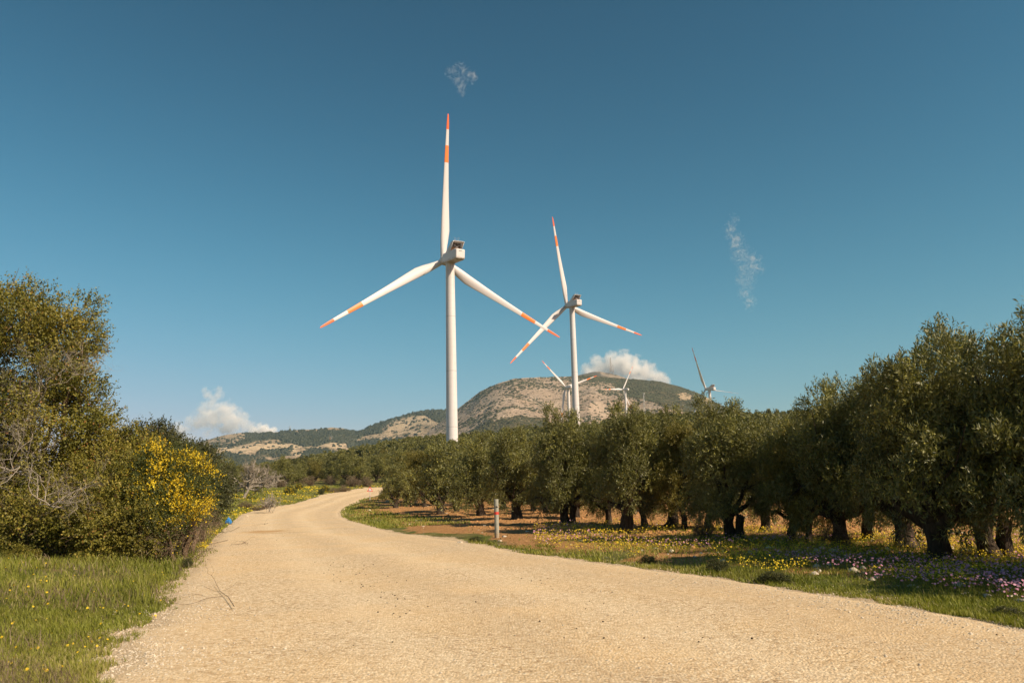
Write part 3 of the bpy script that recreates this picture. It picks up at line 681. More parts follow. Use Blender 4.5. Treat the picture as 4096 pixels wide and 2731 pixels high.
# marker post
def post():
    B=ground_at(496.9,536.2); d=B[1]; T=atdepth(496.2,497.8,d); H=T[2]-B[2]
    B[2]=gz(B[0],B[1])-.03; root=empty('marker_post',B); tag(root,'round grey concrete marker post with a red painted band at the road verge','post')
    r=.076; m,t=newmat('weathered_concrete'); v=obco(t); n=t.noise(v,9,5,.7); z=t.N('ShaderNodeSeparateXYZ',{0:v}).outputs[2]
    c=t.mix(t.mr(n,.35,.7),(.27,.265,.22),(.38,.37,.31)); c=t.mix(t.mr(t.math('ADD',z,t.mr(n,.3,.7,-.15,.15)),.3,.05,0,.8),c,(.32,.23,.14))
    finish(t,c,.85,n,.3,.01,.2)
    mb=MB(); mb.tube([(0,0,-.15),(0,0,H-.22)],[r,r*.99],24); mb.tube([(0,0,H-.205),(0,0,H)],[r*.985]*2,24); mb.tube([(0,0,H-.23),(0,0,H-.19)],[r*.93]*2,24)
    sh=add('shaft',mb.mesh('shaft',[m]),root); auto_smooth(sh)
    mb=MB(); mb.tube([(0,0,H*.63),(0,0,H*.70)],[r*1.02]*2,24,cap=False); bd=add('red_band',mb.mesh('red_band',[plain('red_paint',(.62,.06,.045),.6,.3,0,.2,12)]),root); auto_smooth(bd)
    mb=MB(); mb.tube([(0,0,H-.005),(0,0,H+.03)],[r*.82]*2,20); add('top_cap',mb.mesh('top_cap',[plain('rust_red_cap',(.40,.13,.07),.8,.2,0,.3,12)]),root)
    mb=MB(); mb.tube([(0,0,H-.02),(0,0,H+.04)],[r*1.0,r*.97],24,cap=False); rm=add('rim',mb.mesh('rim',[m]),root)
    mb=MB(); mb.box((.02,-r,H-.20),(.010,.016,.025)); mb.box((.035,-r,H-.21),(.03,.010,.007)); add('clasp',mb.mesh('clasp',[MT['darkgrille']]),root)
post()
def sign():
    B=ground_at(369.9,499.3); d=B[1]; T=atdepth(369.7,485.4,d); H=T[2]-B[2]; s=5.75*d/FPX/2
    B[2]=gz(B[0],B[1])-.05; root=empty('warning_sign',B,rad(4)); tag(root,'triangular red bordered loose chippings warning sign on a pole inside the road bend','road sign')
    ht=s*1.72; zb=H-ht
    def tri(k,y0,y1,name,mat,par,zc=None):
        cz=zb+ht/3; P=[(-s*k,cz-ht/3*k),(s*k,cz-ht/3*k),(0,cz+ht*2/3*k)]
        mb=MB(); V=[(x,y0,z) for x,z in P]+[(x,y1,z) for x,z in P]
        mb.addm(V,[[0,1,2],[5,4,3]]); mb.addm(V,[[0,3,4,1],[1,4,5,2],[2,5,3,0]]); return add(name,mb.mesh(name,[mat]),par)
    red=plain('sign_red',(.72,.045,.03),.45,.4,0,.05,5); wh=plain('sign_white',(.78,.76,.72),.5,.4,0,.05,5); bl=plain('sign_black',(.02,.02,.02),.6,.3)
    bd=tri(1,-.012,.012,'sign_border',red,root); fc=tri(.68,-.018,-.0125,'sign_face',wh,root)
    mb=MB(); w_=s*.13; y=-.024
    # car wheel with flying chippings
    a=np.arange(12)*PI/6; cx,cz=-s*.30,zb+ht*.20
    mb.tube([(cx,y-.002,cz),(cx,y+.003,cz)],[s*.11]*2,12); mb.box((cx-s*.05,y,cz+s*.13),(s*.12,.003,s*.035)); 
    for i,(u,v) in enumerate([(-.1,.28),(0.0,.40),(.10,.52),(.05,.25),(.17,.36),(.13,.18),(.26,.24),(.33,.14),(.2,.14),(.02,.62),(.36,.2)]):
        mb.box((u*s,y,zb+ht*v),(s*.028,.003,s*.028))
    add('sign_symbol',mb.mesh('sign_symbol',[bl]),fc)
    mb=MB(); mb.tube([(0,.03,0),(0,.03,H-.1)],[.032]*2,12); pl=add('pole',mb.mesh('pole',[plain('grey_paint',(.55,.55,.54),.5,.4)]),root); auto_smooth(pl)
    mb=MB(); mb.tube([(0,.03,H*.26),(0,.03,H*.31)],[.036]*2,12); add('red_band',mb.mesh('red_band',[red]),pl)
sign()
# ================================================================== TREES
def limb_path(a,b,seed,k=7,wob=.12):
    g=np.random.default_rng(seed); a=np.array(a,float);b=np.array(b,float); t=np.linspace(0,1,k)[:,None]
    ctl=(a+b)/2+np.array([0,0,-.15*np.linalg.norm(b-a)])*0+np.array([(b-a)[0]*.18,(b-a)[1]*.18,-.12*(b-a)[2]])
    P=(1-t)**2*a+2*t*(1-t)*ctl+t*t*b; P[1:-1]+=g.normal(0,wob,(k-2,3))*np.linalg.norm(b-a)*.12; return P
def olive_trunk(seed,lobes,style,r=.30,hf=1.1,lean=(0,0)):
    g=np.random.default_rng(seed); mb=MB(); n=12
    top=np.array([lean[0],lean[1],hf]); z=np.linspace(0,1,8)[:,None]
    P=np.hstack([z*lean[0]+.05*np.sin(z*5+seed),z*lean[1],z*hf-.12]); R=np.interp(z.ravel(),[0,.12,.35,.7,1],[1.9,1.4,1.0,.85,.98])*r
    mb.tube(P,R,n+4,lump=.13,seed=seed)
    if style=='twin':
        P2=P+np.array([r*1.3,.1,0])*(1-z*.0); P2[:,0]+=z.ravel()*.25; mb.tube(P2,R*.75,n,lump=.15,seed=seed+1)
    order=sorted(range(len(lobes)),key=lambda i:-lobes[i][3])[:7]
    for q,i in enumerate(order):
        l=lobes[i]; e=np.array(l[:3])+np.array([0,0,-.2]); pth=limb_path(top-np.array([0,0,.15]),e,seed+q,8)
        mb.tube(pth,np.linspace(r*.78 if q<3 else r*.45,.035,8),8,lump=.12,seed=seed+q,cap=False)
        for s in range(3):
            e2=e+g.normal(0,.5,3); p0=pth[g.integers(3,7)]; mb.tube(limb_path(p0,e2,seed+q*9+s,5),np.linspace(.05,.012,5),5,cap=False)
    # hanging bare twigs
    for s in range(26):
        l=lobes[g.integers(len(lobes))]; a=np.array(l[:3])+rdir(1,g)[0]*np.array([l[3],l[4] if len(l)>4 else l[3],l[5] if len(l)>5 else l[3]])*.8
        mb.tube(np.array([a,a+g.normal(0,.12,3)+[0,0,-.15],a+g.normal(0,.2,3)+[0,0,-.45]]),[.010,.008,.004],3,cap=False)
    return mb.mesh('trunk',[MT['bark']],True)
def olive_lobes(seed,n=15,w=1.45,h0=1.5,h1=4.35,lean=.15):
    g=np.random.default_rng(seed); L=[]
    for i in range(n):
        f=i/(n-1); z=h0+(h1-h0)*f+g.normal(0,.15); rr=w*(1-.55*f**1.8)*g.uniform(.55,1.0) if i<n-2 else w*.25
        a=i*2.4+g.normal(0,.3); s=g.uniform(.60,.95)*(1-.18*f)
        L.append((rr*math.cos(a)+lean*f,rr*math.sin(a),z,s,s,s*g.uniform(.75,1.05)))
    L.append((0,0,(h0+h1)/2,.95,.95,1.25)); return L
WIND=(.30,.05,0)
OV=[]
for q,(sd,st,r) in enumerate([(101,'one',.36),(102,'twin',.33),(103,'one',.27),(104,'one',.42),(105,'one',.22)]):
    L=olive_lobes(sd,19+q%3*2,[1.5,1.65,1.35,1.6,1.25][q],[1.42,1.5,1.6,1.35,1.5][q])
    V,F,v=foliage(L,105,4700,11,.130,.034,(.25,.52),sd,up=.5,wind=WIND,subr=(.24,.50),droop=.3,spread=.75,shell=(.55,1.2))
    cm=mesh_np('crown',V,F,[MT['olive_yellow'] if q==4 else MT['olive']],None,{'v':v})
    tm=olive_trunk(sd,L,st,r*.82,1.05,[(.15,0),(-.1,.1),(.25,.1),(0,0),(-.25,.05)][q])
    z=V[:,2]; OV.append((tm,cm,np.percentile(z,99.6),np.percentile(np.abs(V[:,0]),97)))
def olive(px,py,top,wpx,var,label,rz=None,group='olive trees of the roadside grove'):
    B=ground_at(px,py); T=atdepth(px,top,B[1]); H=T[2]-B[2]; tm,cm,h0,w0=OV[var]
    W=wpx/FPX*B[1]/2; s=W/w0*.88; sz=H/h0*.985; s=min(max(s,sz*.75),sz*1.25)
    o=empty('olive_tree',(B[0],B[1],gz(B[0],B[1])-.05),rng.uniform(0,6.28) if rz is None else rz,(s,s,sz))
    o.rotation_euler=(rng.normal(0,.05),rng.normal(0,.05),o.rotation_euler[2]); tag(o,label,'olive tree',group); add('trunk',tm,o); add('crown',cm,o); return o
near=[ # px,py(base),top,width,variant,label
(415,501.5,452,40,2,'small olive tree at the left end of the grove, nearest the road bend'),
(424.5,505,450,44,4,'yellowish olive tree with a short straight trunk near the road bend'),
(440,504,450,46,0,'leaning dark trunked olive tree just right of the yellowish one'),
(457,512,441,46,2,'olive tree with a forked black stump of a trunk by the ploughed soil'),
(481.5,516.4,434,64,1,'broad olive tree left of the concrete post with a stout lit trunk'),
(516.4,519.6,427,66,3,'thick trunked olive tree with a wide fork just right of the concrete post'),
(503,508,442,50,2,'olive tree half hidden behind the concrete post'),
(533.5,512,444,44,2,'slim olive tree behind the wide forked one, seen between two trunks'),
(546.5,514,441,44,4,'thin leaning olive tree in the second row of the grove'),
(565.3,524.6,404,60,1,'tall olive tree with a broad brown twin trunk below the second turbine'),
(577,519,432,50,0,'olive tree standing close behind the twin trunked one'),
(609,524,424,56,2,'thin trunked olive tree left of the thickest black trunk'),
(628,531.5,402,78,3,'olive tree with the thickest black trunk of the grove'),
(645,526,428,52,2,'thin olive tree behind the thickest trunk on its right'),
(672,528,410,66,0,'medium olive tree with drooping branches in the middle of the grove'),
(686,531,424,60,4,'slanting slender olive tree among bare twigs'),
(731,539.5,396,88,1,'large olive tree with a dark trunk wrapped in shoots under the rightmost turbine'),
(708,530,426,52,2,'olive tree in the second row left of the shoot wrapped trunk'),
(765,531,424,54,0,'olive tree in the second row right of the shoot wrapped trunk'),
(791,540.5,412,66,2,'low forked olive tree at the far edge of the flower meadow'),
(808,541.5,420,60,4,'single slim straight trunk olive tree beside the low forked one'),
(843,544,380,84,0,'dark trunked olive tree behind the yellow flowers'),
(868,538,374,74,2,'olive tree in the second row behind the flower meadow'),
(906,547.5,367,86,3,'tall olive tree whose trunk is lost in shade behind the big near tree'),
(940,562,338,110,3,'biggest near olive tree with a gnarled shoot covered trunk in the flower meadow'),
(992,556,317,112,1,'great dark olive tree at the right edge of the picture'),
(1060,566,298,136,0,'tall olive tree cut off by the right edge of the picture'),
]
for a in near: olive(*a)
# trees beside and beyond the right edge that throw the shade on the flower meadow
for k,(x,y,s,v) in enumerate([(10.4,10.2,.9,0)]):
    o=empty('olive_tree',(x,y,gz(x,y)-.05),k*1.7,(s*1.05,s*1.05,s)); tag(o,'olive tree beyond the right edge shading the flower meadow','olive tree','olive trees out of frame on the right'); add('trunk',OV[v][0],o); add('crown',OV[v][1],o)
# ------------------------------------------------------------------ middle distance olive trees
OM=[]
for q in range(4):
    sd=200+q; L=olive_lobes(sd,12,[1.5,1.7,1.35,1.6][q],[1.0,1.2,1.3,1.1][q])
    V,F,v=foliage(L,90,1500,7,.20,.055,(.25,.5),sd,up=.4,wind=WIND,subr=(.25,.5),spread=.9)
    cm=mesh_np('crown',V,F,[[MT['olive'],MT['olive_yellow'],MT['dark'],MT['olive']][q]],None,{'v':v})
    OM.append((olive_trunk(sd,L[:6],'one',.28,1.0),cm,V[:,2].max()))
OFAR=[]
for q in range(4):
    sd=300+q; L=olive_lobes(sd,8,[1.6,1.8,1.45,1.7][q],.9+q*.1)
    V,F,v=foliage(L,45,420,4,.42,.20,(.2,.4),sd,up=.3,subr=(.3,.55),spread=1.)
    cm=mesh_np('crown',V,F,[[MT['olive'],MT['olive_yellow'],MT['dark'],MT['olive']][q]],None,{'v':v})
    mb=MB(); mb.tube([(0,0,-.3),(.1,0,.6),(0,0,1.3)],[.4,.25,.2],6); mb.tube([(0,0,1.2),(.5,.2,2.6)],[.16,.06],5); mb.tube([(0,0,1.2),(-.5,-.2,2.6)],[.16,.06],5)
    OFAR.append((mb.mesh('trunk',[MT['bark']],True),cm,V,F,v))
g=np.random.default_rng(5)
def blocked(x,y):
    a=np.array([float(q) for q in roadsd(np.array([x]),np.array([y]))]) if False else roadsd(np.array([x]),np.array([y]))
    return min(a[0][0],a[1][0])
ntree=0
for y in np.arange(44,128,7.2):      # rows of the grove behind the front trees
    for x in np.arange(-26,70,7.0):
        xx=x+g.normal(0,.8)+(y%14)*.2; yy=y+g.normal(0,.8)
        dl,dr=roadsd(np.array([xx]),np.array([yy]))
        if -dr[0]<4 or dl[0]<0 and False: continue
        if dl[0]<dr[0]: continue
        if xx/yy>.72: continue
        if math.hypot(xx+5,yy-61)<4 or yy<50 and xx<-4: continue
        px,py=proj(np.array([[xx,yy,1.]])); px=float(px[0])
        if px<395: continue
        q=g.integers(4); s=g.uniform(.68,.95) if yy<85 else g.uniform(.85,1.1); o=empty('olive_tree',(xx,yy,gz(xx,yy)-.1),g.uniform(0,6.28),(s,s,s))
        tag(o,'olive tree in the shaded back rows of the grove behind the front trees','olive tree','olive trees in the back rows of the grove')
        add('trunk',OM[q][0],o); add('crown',OM[q][1],o); ntree+=1
# hillside: the 300 that show largest as trees, the rest as one stand
cand=[]
for y in np.arange(60,480,6.6):
    for x in np.arange(-190,330,6.8):
        xx=x+g.normal(0,1.3); yy=y+g.normal(0,1.3); r=math.hypot(xx,yy); az=math.atan2(xx,yy)
        if r<135 and not (yy>133 and r<135): continue
        if r>475 or az<-.42 or az>.66: continue
        if vnoise(xx*.03,yy*.03,8)<.16: continue
        if abs(az+.195)<.018 and 230<r<300: continue
        if math.hypot(xx+22.7,yy-288)<7: continue
        cand.append((xx,yy))
cand=np.array(cand); cz=zfull(cand[:,0],cand[:,1]); cpx,cpy=proj(np.c_[cand,cz+2.5]); cr=np.hypot(cand[:,0],cand[:,1])
vis=((cpx>225)&(cpx<450))|((cpx>=450)&(cpy<447)&(cpx<860)&(cpy>400))
score=np.where(vis,1e4/cr,-1e4/cr); o_=np.argsort(-score)
nind=int(min(300-len(near)-4-ntree,vis.sum(),240)); ind=o_[:nind]; rest=o_[nind:]
for k in ind:
    x,y=cand[k]; q=g.integers(4); s=g.uniform(.8,1.15)*(1. if cr[k]>160 else 1.05)
    far=cr[k]>185; src=OFAR if far else OM
    o=empty('olive_tree',(x,y,cz[k]-.15),g.uniform(0,6.28),(s,s,s*g.uniform(.85,1)))
    tag(o,'olive tree on the distant grove covered hillside beyond the road bend','olive tree','olive trees on the hillside')
    add('trunk',src[q][0],o); add('crown',src[q][1],o)
VV=[];FF=[];vv=[];n0=0
for k in rest:
    q=g.integers(4); _,_,V,F,v=OFAR[q]; 
    if cr[k]>300 or not vis[k]: 
        sel=np.arange(g.integers(2),len(F),2); V=V.reshape(-1,4,3)[sel]; c_=V.mean(1,keepdims=True); V=((V-c_)*1.45+c_).reshape(-1,3); v=v[sel]; F=np.arange(len(V)).reshape(-1,4)
    a=g.uniform(0,6.28); s=g.uniform(.8,1.15); c_,s_=math.cos(a)*s,math.sin(a)*s
    VV.append(np.c_[V[:,0]*c_-V[:,1]*s_+cand[k,0],V[:,0]*s_+V[:,1]*c_+cand[k,1],V[:,2]*s+cz[k]-.2]); FF.append(F+n0); n0+=len(V); vv.append(v)
tag(add('hillside_grove',mesh_np('hillside_grove',np.concatenate(VV),np.concatenate(FF),[MT['olive']],None,{'v':np.concatenate(vv)})),'mass of olive crowns covering the hill behind the grove','olive grove',kind='stuff')
# ================================================================== LEFT HEDGE
def plobes(L,dj=0,seed=0):
    out=[]; g=np.random.default_rng(seed)
    for l in L:
        px,py,r,d=l[:4]; p=atdepth(px,py,d); R=r/FPX*d; out.append((p[0],p[1],p[2],R,R*1.05,R*(l[4] if len(l)>4 else 1.)))
    return out
def shrub(name,cat,label,lobes,mat,nsub,nsh,ml,L,W,shl,seed,group=None,stems=6,twigs=40,twmat='twig',**k):
    lb=plobes(lobes) if len(lobes[0])<=5 else lobes
    A=np.array(lb); bx,by=np.average(A[:,0],weights=A[:,3]),np.average(A[:,1],weights=A[:,3]); z=gz(bx,by)
    root=empty(name,(bx,by,z)); tag(root,label,cat,group); off=np.array([bx,by,z,0,0,0])
    lb=[tuple(np.array(l)-off) for l in lb]
    add('foliage',crown_mesh('foliage',MT[mat],lb,nsub,nsh,ml,L,W,shl,seed,**k),root)
    g=np.random.default_rng(seed); mb=MB()
    for i in range(stems):
        l=lb[g.integers(len(lb))]; a=np.array([l[0]*.5+g.normal(0,.2),l[1]*.5,-.2]); mb.tube(limb_path(a,l[:3],seed+i,7),np.linspace(.09,.03,7),6,cap=False)
    for i in range(twigs):
        l=lb[g.integers(len(lb))]; d=unit(rdir(1,g)[0]+np.array([0,-.3,.5])); a=np.array(l[:3])+d*np.array(l[3:])*.75
        mb.tube(np.array([a,a+d*l[3]*.25+g.normal(0,.05,3),a+d*l[3]*.5+g.normal(0,.12,3)]),[.014,.009,.004],3,cap=False)
    add('stems',mb.mesh('stems',[MT[twmat]]),root)
    return root,lb
shrub('evergreen_oak','tree','tall bushy evergreen oak with brownish tips filling the left edge of the picture',
 [(2,318,38,21),(-25,350,60,22),(22,330,26,20.5),(72,338,20,22),(80,318,13,22),(58,325,14,22),(78,350,20,22),(56,365,30,22),(20,375,46,21),(-30,420,70,22),(90,378,13,22.5),(80,402,24,22),(96,412,12,22.5),(60,415,42,21.5),(15,440,55,20.5),(92,436,20,22),(102,455,18,22.5),(75,460,40,21.5),(25,490,50,20.5),(-40,490,60,21),(95,490,35,21.5)],
 'oak',330,19000,10,.066,.044,(.22,.50),401,up=.5,subr=(.22,.55),droop=.1,spread=1.,stems=10,twigs=160,shell=(.5,1.1))
shrub('thicket_bush','shrub','dense green and brown thicket bush between the tall oak and the yellow flowering bush',
 [(125,455,20,22),(110,470,28,21.5),(138,462,22,22.5),(118,490,30,21),(95,505,34,20.5),(60,520,30,20),(135,500,22,21),(120,520,28,20),(95,530,24,19.5),(143,532,14,20),(40,530,24,19.5),(15,525,26,19.5)],
 'oak',230,10500,10,.056,.038,(.2,.42),402,up=.35,subr=(.18,.42),droop=.15,spread=1.,stems=10,twigs=260,shell=(.5,1.1))
shrub('dark_shrub','shrub','dark olive shrub rising behind the yellow flowering bush',
 [(150,442,14,27),(163,446,13,28),(140,452,18,27),(158,460,22,28),(172,458,15,29)],'dark',90,3200,9,.07,.045,(.25,.5),403,up=.5,spread=1.,twigs=40)
br,bl=shrub('broom_bush','shrub','tall spiny broom bush covered in bright yellow flowers beside the road',
 [(163,460,12,21.),(150,468,14,20.8),(178,468,15,21.2),(192,477,14,21.2),(165,485,22,20.8),(187,496,18,20.8),(196,500,11,21),(156,506,19,20.3),(178,514,14,20.5),(155,527,12,20),(168,531,10,20)],
 'broom',150,5200,9,.055,.02,(.2,.45),404,up=.6,spread=.7,twigs=90,subr=(.15,.4),shell=(.45,1.1))
V,F,v=foliage(bl,150,4200,5,.038,.038,(.08,.22),405,up=.6,subr=(.15,.38),spread=1.1,shell=(.75,1.12))
gg=np.random.default_rng(9); Q=V.reshape(-1,4,3); c_=Q.mean(1); keep=(fbm(c_[:,0]*1.6+3,c_[:,2]*1.6,44,3)+(c_[:,2]-1.2)*.35+.2*(c_[:,0]>-.2)+gg.normal(0,  .15,len(c_))+.40*fbm(c_[:,0]*4,c_[:,2]*4,45,2))>.12
Q=Q[keep]; add('flowers',mesh_np('flowers',Q.reshape(-1,3),np.arange(len(Q)*4).reshape(-1,4),[MT['yellow']],None,{'v':v[keep]}),br)
shrub('dark_shrub','shrub','tall dark bush just right of the yellow flowering bush at the road verge',
 [(192,458,10,29),(200,466,12,28.5),(207,477,12,28.5),(197,485,16,28),(208,494,11,28),(199,507,13,27.5),(208,510,8,27.5)],'dark',110,4600,9,.065,.042,(.2,.45),406,up=.5,spread=1.,twigs=90)
shrub('dark_shrub','shrub','farther dark bush beyond the first, left of the bare fig tree',
 [(216,480,8,42),(219,488,6,42),(213,490,8,42)],'dark',50,1500,8,.10,.06,(.25,.5),407,up=.5,spread=1.,twigs=30)
shrub('bramble_clump','shrub','low brown and green brambles at the foot of the bushes by the road',
 [(188,530,8,21.5),(180,538,8,21),(196,522,7,24),(203,517,6,25.5),(164,543,8,20)],'brown',70,1500,8,.045,.016,(.2,.45),408,up=.4,spread=.8,twigs=120)
# dead thorny branches over the hedge
def deadbush(px,py,d,h,seed,label,n=4,ln=.9,r=.03,depth=4,up=.25,name='dead_branch_bush'):
    p=atdepth(px,py,d); z=gz(p[0],p[1]); root=empty(name,(p[0],p[1],z)); tag(root,label,'dead branches')
    mb=MB(); g=np.random.default_rng(seed)
    mb.tube(np.array([(.3,2.4,-.1),(.5,2.2,(p[2]-z)*.4),(.2,1.2,(p[2]-z)*.85),(0,0,p[2]-z)]),[r*1.8,r*1.6,r*1.3,r],5)
    for i in range(n):
        a=i*2*PI/n+g.uniform(0,1); branches((0,0,p[2]-z),(math.cos(a)*1.1,math.sin(a)*.7-.5,up),ln,r,seed*10+i,depth,3,.3,.05,mb=mb)
    add('branches',mb.mesh('branches',[MT['deadwood']],True),root)
deadbush(28,405,20.2,1.,501,'grey dead thorny branches against the tall oak at the left edge',5,.8,.014,5)
deadbush(62,375,20.8,1.,502,'spray of pale dead twigs high in the front of the tall oak',5,.75,.015,5)
deadbush(12,470,19.4,1.,503,'grey dead brushwood tangle low at the left edge of the picture',6,.85,.017,5)
deadbush(50,505,18.8,1.,504,'brown grey leafless brush at the foot of the tall oak',5,.75,.015,5)
# bare fig tree
def fig():
    B=ground_at(243.5,497.5); B[2]=gz(B[0],B[1])-.05; k=B[1]/FPX
    root=empty('bare_fig_tree',B); tag(root,'bare pale grey fig tree with a dense round crown of leafless branches','tree')
    mb=MB(); mb.tube(np.array([(0,0,-.2),(.15,0,.4),(.55,0,1.15*k*8)]),[.20,.16,.12],9,lump=.1)
    tb=MB()
    top=(.55,0,1.15*k*8)
    for i,(dx,dz,ln) in enumerate([(-.9,.9,.9),(-.35,1.3,1.),(.2,1.2,.9),(.9,.7,1.),(1.3,.25,1.05),(-.1,.9,.8),(.7,.9,.9),(1.2,-.05,1.),(-1.2,.4,.7)]):
        branches(top if i<7 else (.7,0,1.),(dx,.25*math.sin(i*3),dz),k*13.*ln,.12,600+i,5,3,.25,.12,segs=3,mb=tb,shrink=.70,jit=.6,thin=.72)
    add('trunk',mb.mesh('trunk',[MT['deadwood']],True),root); add('branches',tb.mesh('branches',[MT['deadwood']],True),root)
fig()
def fallen():
    B=ground_at(266,513.); B[2]=gz(B[0],B[1]); k=B[1]/FPX
    root=empty('fallen_branch',B); tag(root,'bleached bare branches trailing on the bank beneath the fig tree','dead branches')
    mb=MB()
    for i in range(5): branches((-.6,.2,.35),(1,-.2*i+.3,.15+.1*math.sin(i)),k*11,.07,650+i,4,3,.22,.05,mb=mb,thin=.7)
    add('branches',mb.mesh('branches',[MT['deadwood']],True),root)
fallen()
# roadside shrubs farther on: built on the ground where they grow
SV={}
for nm,mat,tw in (('dark','dark',20),('brown','brown',60),('broom','broom',20),('oak','oak',30)):
    lb=[(0,0,.45,.5,.5,.45),(.4,.1,.35,.4,.4,.35),(-.4,-.1,.35,.4,.4,.35),(.1,-.35,.3,.35,.3,.3),(0,.2,.7,.35,.35,.3)]
    V,F,v=foliage(lb,40,900,7,.075,.045 if mat!='brown' else .018,(.15,.3),hash(nm)%97 if False else len(nm)*31,up=.4,subr=(.15,.32),spread=1.)
    me=mesh_np('foliage',V,F,[MT[mat]],None,{'v':v}); mb=MB(); gg=np.random.default_rng(3)
    for i in range(tw): d=unit(rdir(1,gg)[0]*[1,1,.3]+np.array([0,0,.7])); mb.tube(np.array([(0,0,-.05),d*.5,d*1.0]),[.015,.010,.004],3,cap=False)
    fl=None
    if mat=='broom':
        V,F,v=foliage(lb,40,420,4,.06,.06,(.06,.15),77,up=.5,subr=(.15,.32),spread=1.,shell=(.8,1.1)); fl=mesh_np('flowers',V,F,[MT['yellow']],None,{'v':v})
    SV[nm]=(me,mb.mesh('stems',[MT['twig']]),fl)
def bush(px,py,wpx,hf,kind,label,name,group=None,cat='shrub'):
    B=ground_at(px,py); s=wpx/FPX*B[1]/1.5; me,st,fl=SV[kind]
    o=empty(name,(B[0],B[1],gz(B[0],B[1])-.03),px*.7,(s,s,s*hf)); tag(o,label,cat,group); add('foliage',me,o); add('stems',st,o)
    if fl: add('flowers',fl,o)
    return o
for px,py,w_,hf,k,lab,nm in [
 (290,493.5,11,1.1,'broom','small yellow flowering bush right of the bare fig tree','broom_bush'),
 (299,488.5,7,1.2,'broom','tiny yellow flowering bush farther behind near the olive woods','broom_bush'),
 (325,491,8,1.1,'broom','small yellow flowering bush halfway to the road sign','broom_bush'),
 (343,486,8,1.1,'dark','small bright green rounded bush by the far road curve','dark_shrub'),
 (321,494,8,.9,'dark','low dark bush just below the middle yellow bush','dark_shrub'),
 (333,492,9,.8,'brown','low brown heather bush beside the road before the sign','dry_shrub'),
 (344,491.5,12,.8,'brown','broad brown dry bush at the roadside left of the sign','dry_shrub'),
 (352,486,15,1.,'brown','brown dry bush on the outside of the far road curve','dry_shrub'),
 (366,485.5,14,.9,'brown','brown dry bush directly behind the road sign','dry_shrub'),
 (310,485,13,1.,'brown','brown dry scrub below the hillside olives','dry_shrub'),
 (330,484.5,12,1.1,'brown','reddish brown scrub tuft by the hillside olives','dry_shrub'),
 (280,487,12,1.,'brown','brown scrub right behind the bare fig tree','dry_shrub'),
 (246,507,13,.7,'brown','flat brown dry bush on the green bank below the fig tree','dry_shrub'),
 (257,510,12,.6,'brown','flat brown dry bush at the right end of the green bank','dry_shrub'),
 (221,505,12,.8,'brown','brown dry undergrowth left of the green bank','dry_shrub'),
 (231,494,6,1.4,'dark','small spiky dark green plant left of the fig trunk','dark_shrub'),
 (390,497.5,14,1.2,'oak','rounded evergreen bush right of the road sign','evergreen_bush'),
 (383,498.5,9,.8,'oak','small low bush hugging the base of the road sign','evergreen_bush'),
 (398,497,11,1.5,'dark','upright dark bush joining the first olive trees','dark_shrub'),
 (360,508,8,.45,'brown','dry grassy tuft on the inside of the road bend','dry_shrub'),
 (474.5,541,13,.55,'dark','low dark green cushion plant left of the concrete post','dark_shrub'),
 (720,571,26,.55,'dark','leafy green weed clump on the road verge below the large olive','dark_shrub'),
 (775,583,30,.5,'dark','longer leafy green weed clump farther right along the verge','dark_shrub'),
 (649,562,16,.6,'dark','small green weed clump on the verge below the thickest trunk','dark_shrub'),
 (20,560,34,.6,'oak','low sprawling bush at the hedge foot near the left edge','evergreen_bush'),
 (1008,617,30,.5,'dark','green weed clump at the right edge of the road verge','dark_shrub'),
 (186,567,15,.8,'dark','bright green weed clump on the left verge beside the gravel','dark_shrub'),
 (705,540,20,1.6,'brown','leafless brown bush in front of the large shoot wrapped olive','dry_shrub'),
 (838,545,26,1.1,'brown','bare twiggy bush beside the dark trunk behind the flowers','dry_shrub')]:
    bush(px,py,w_,hf,k,lab,nm)
# ================================================================== GROUND COVER
def blades(P,H,W,seed,lean=.35,two=True):
    g=np.random.default_rng(seed); n=len(P); a=g.uniform(0,2*PI,n); wd=np.stack([np.cos(a),np.sin(a),np.zeros(n)],1)
    b=g.uniform(0,2*PI,n); ln=(g.uniform(.1,1,n)*lean)[:,None]; bd=np.stack([np.cos(b),np.sin(b),np.zeros(n)],1)*ln+np.array([-.10,.02,0])
    H=H[:,None];W=W[:,None]; up=np.array([0,0,1.])
    p0=P-wd*W/2;p1=P+wd*W/2; m=P+(up*.55+bd*.35)*H; t_=P+(up*(1-.3*ln)+bd)*H
    V=np.stack([p0,p1,m+wd*W*.35,m-wd*W*.35,t_],1).reshape(-1,3); o=(np.arange(n)*5)[:,None]
    return V,[np.array([[0,1,2,3]])+o,np.array([[3,2,4]])+o]
def scatter(n,x0,x1,y0,y1,fn,seed,dens=None):
    g=np.random.default_rng(seed); x=g.uniform(x0,x1,n); r=g.random(n); y=y0*(y1/y0)**r if y0>0 else g.uniform(y0,y1,n)
    x=x*(y/y1) if False else x
    dl,dr=roadsd(x,y); k=fn(x,y,dl,dr,g); return x[k],y[k],dl[k],dr[k],g
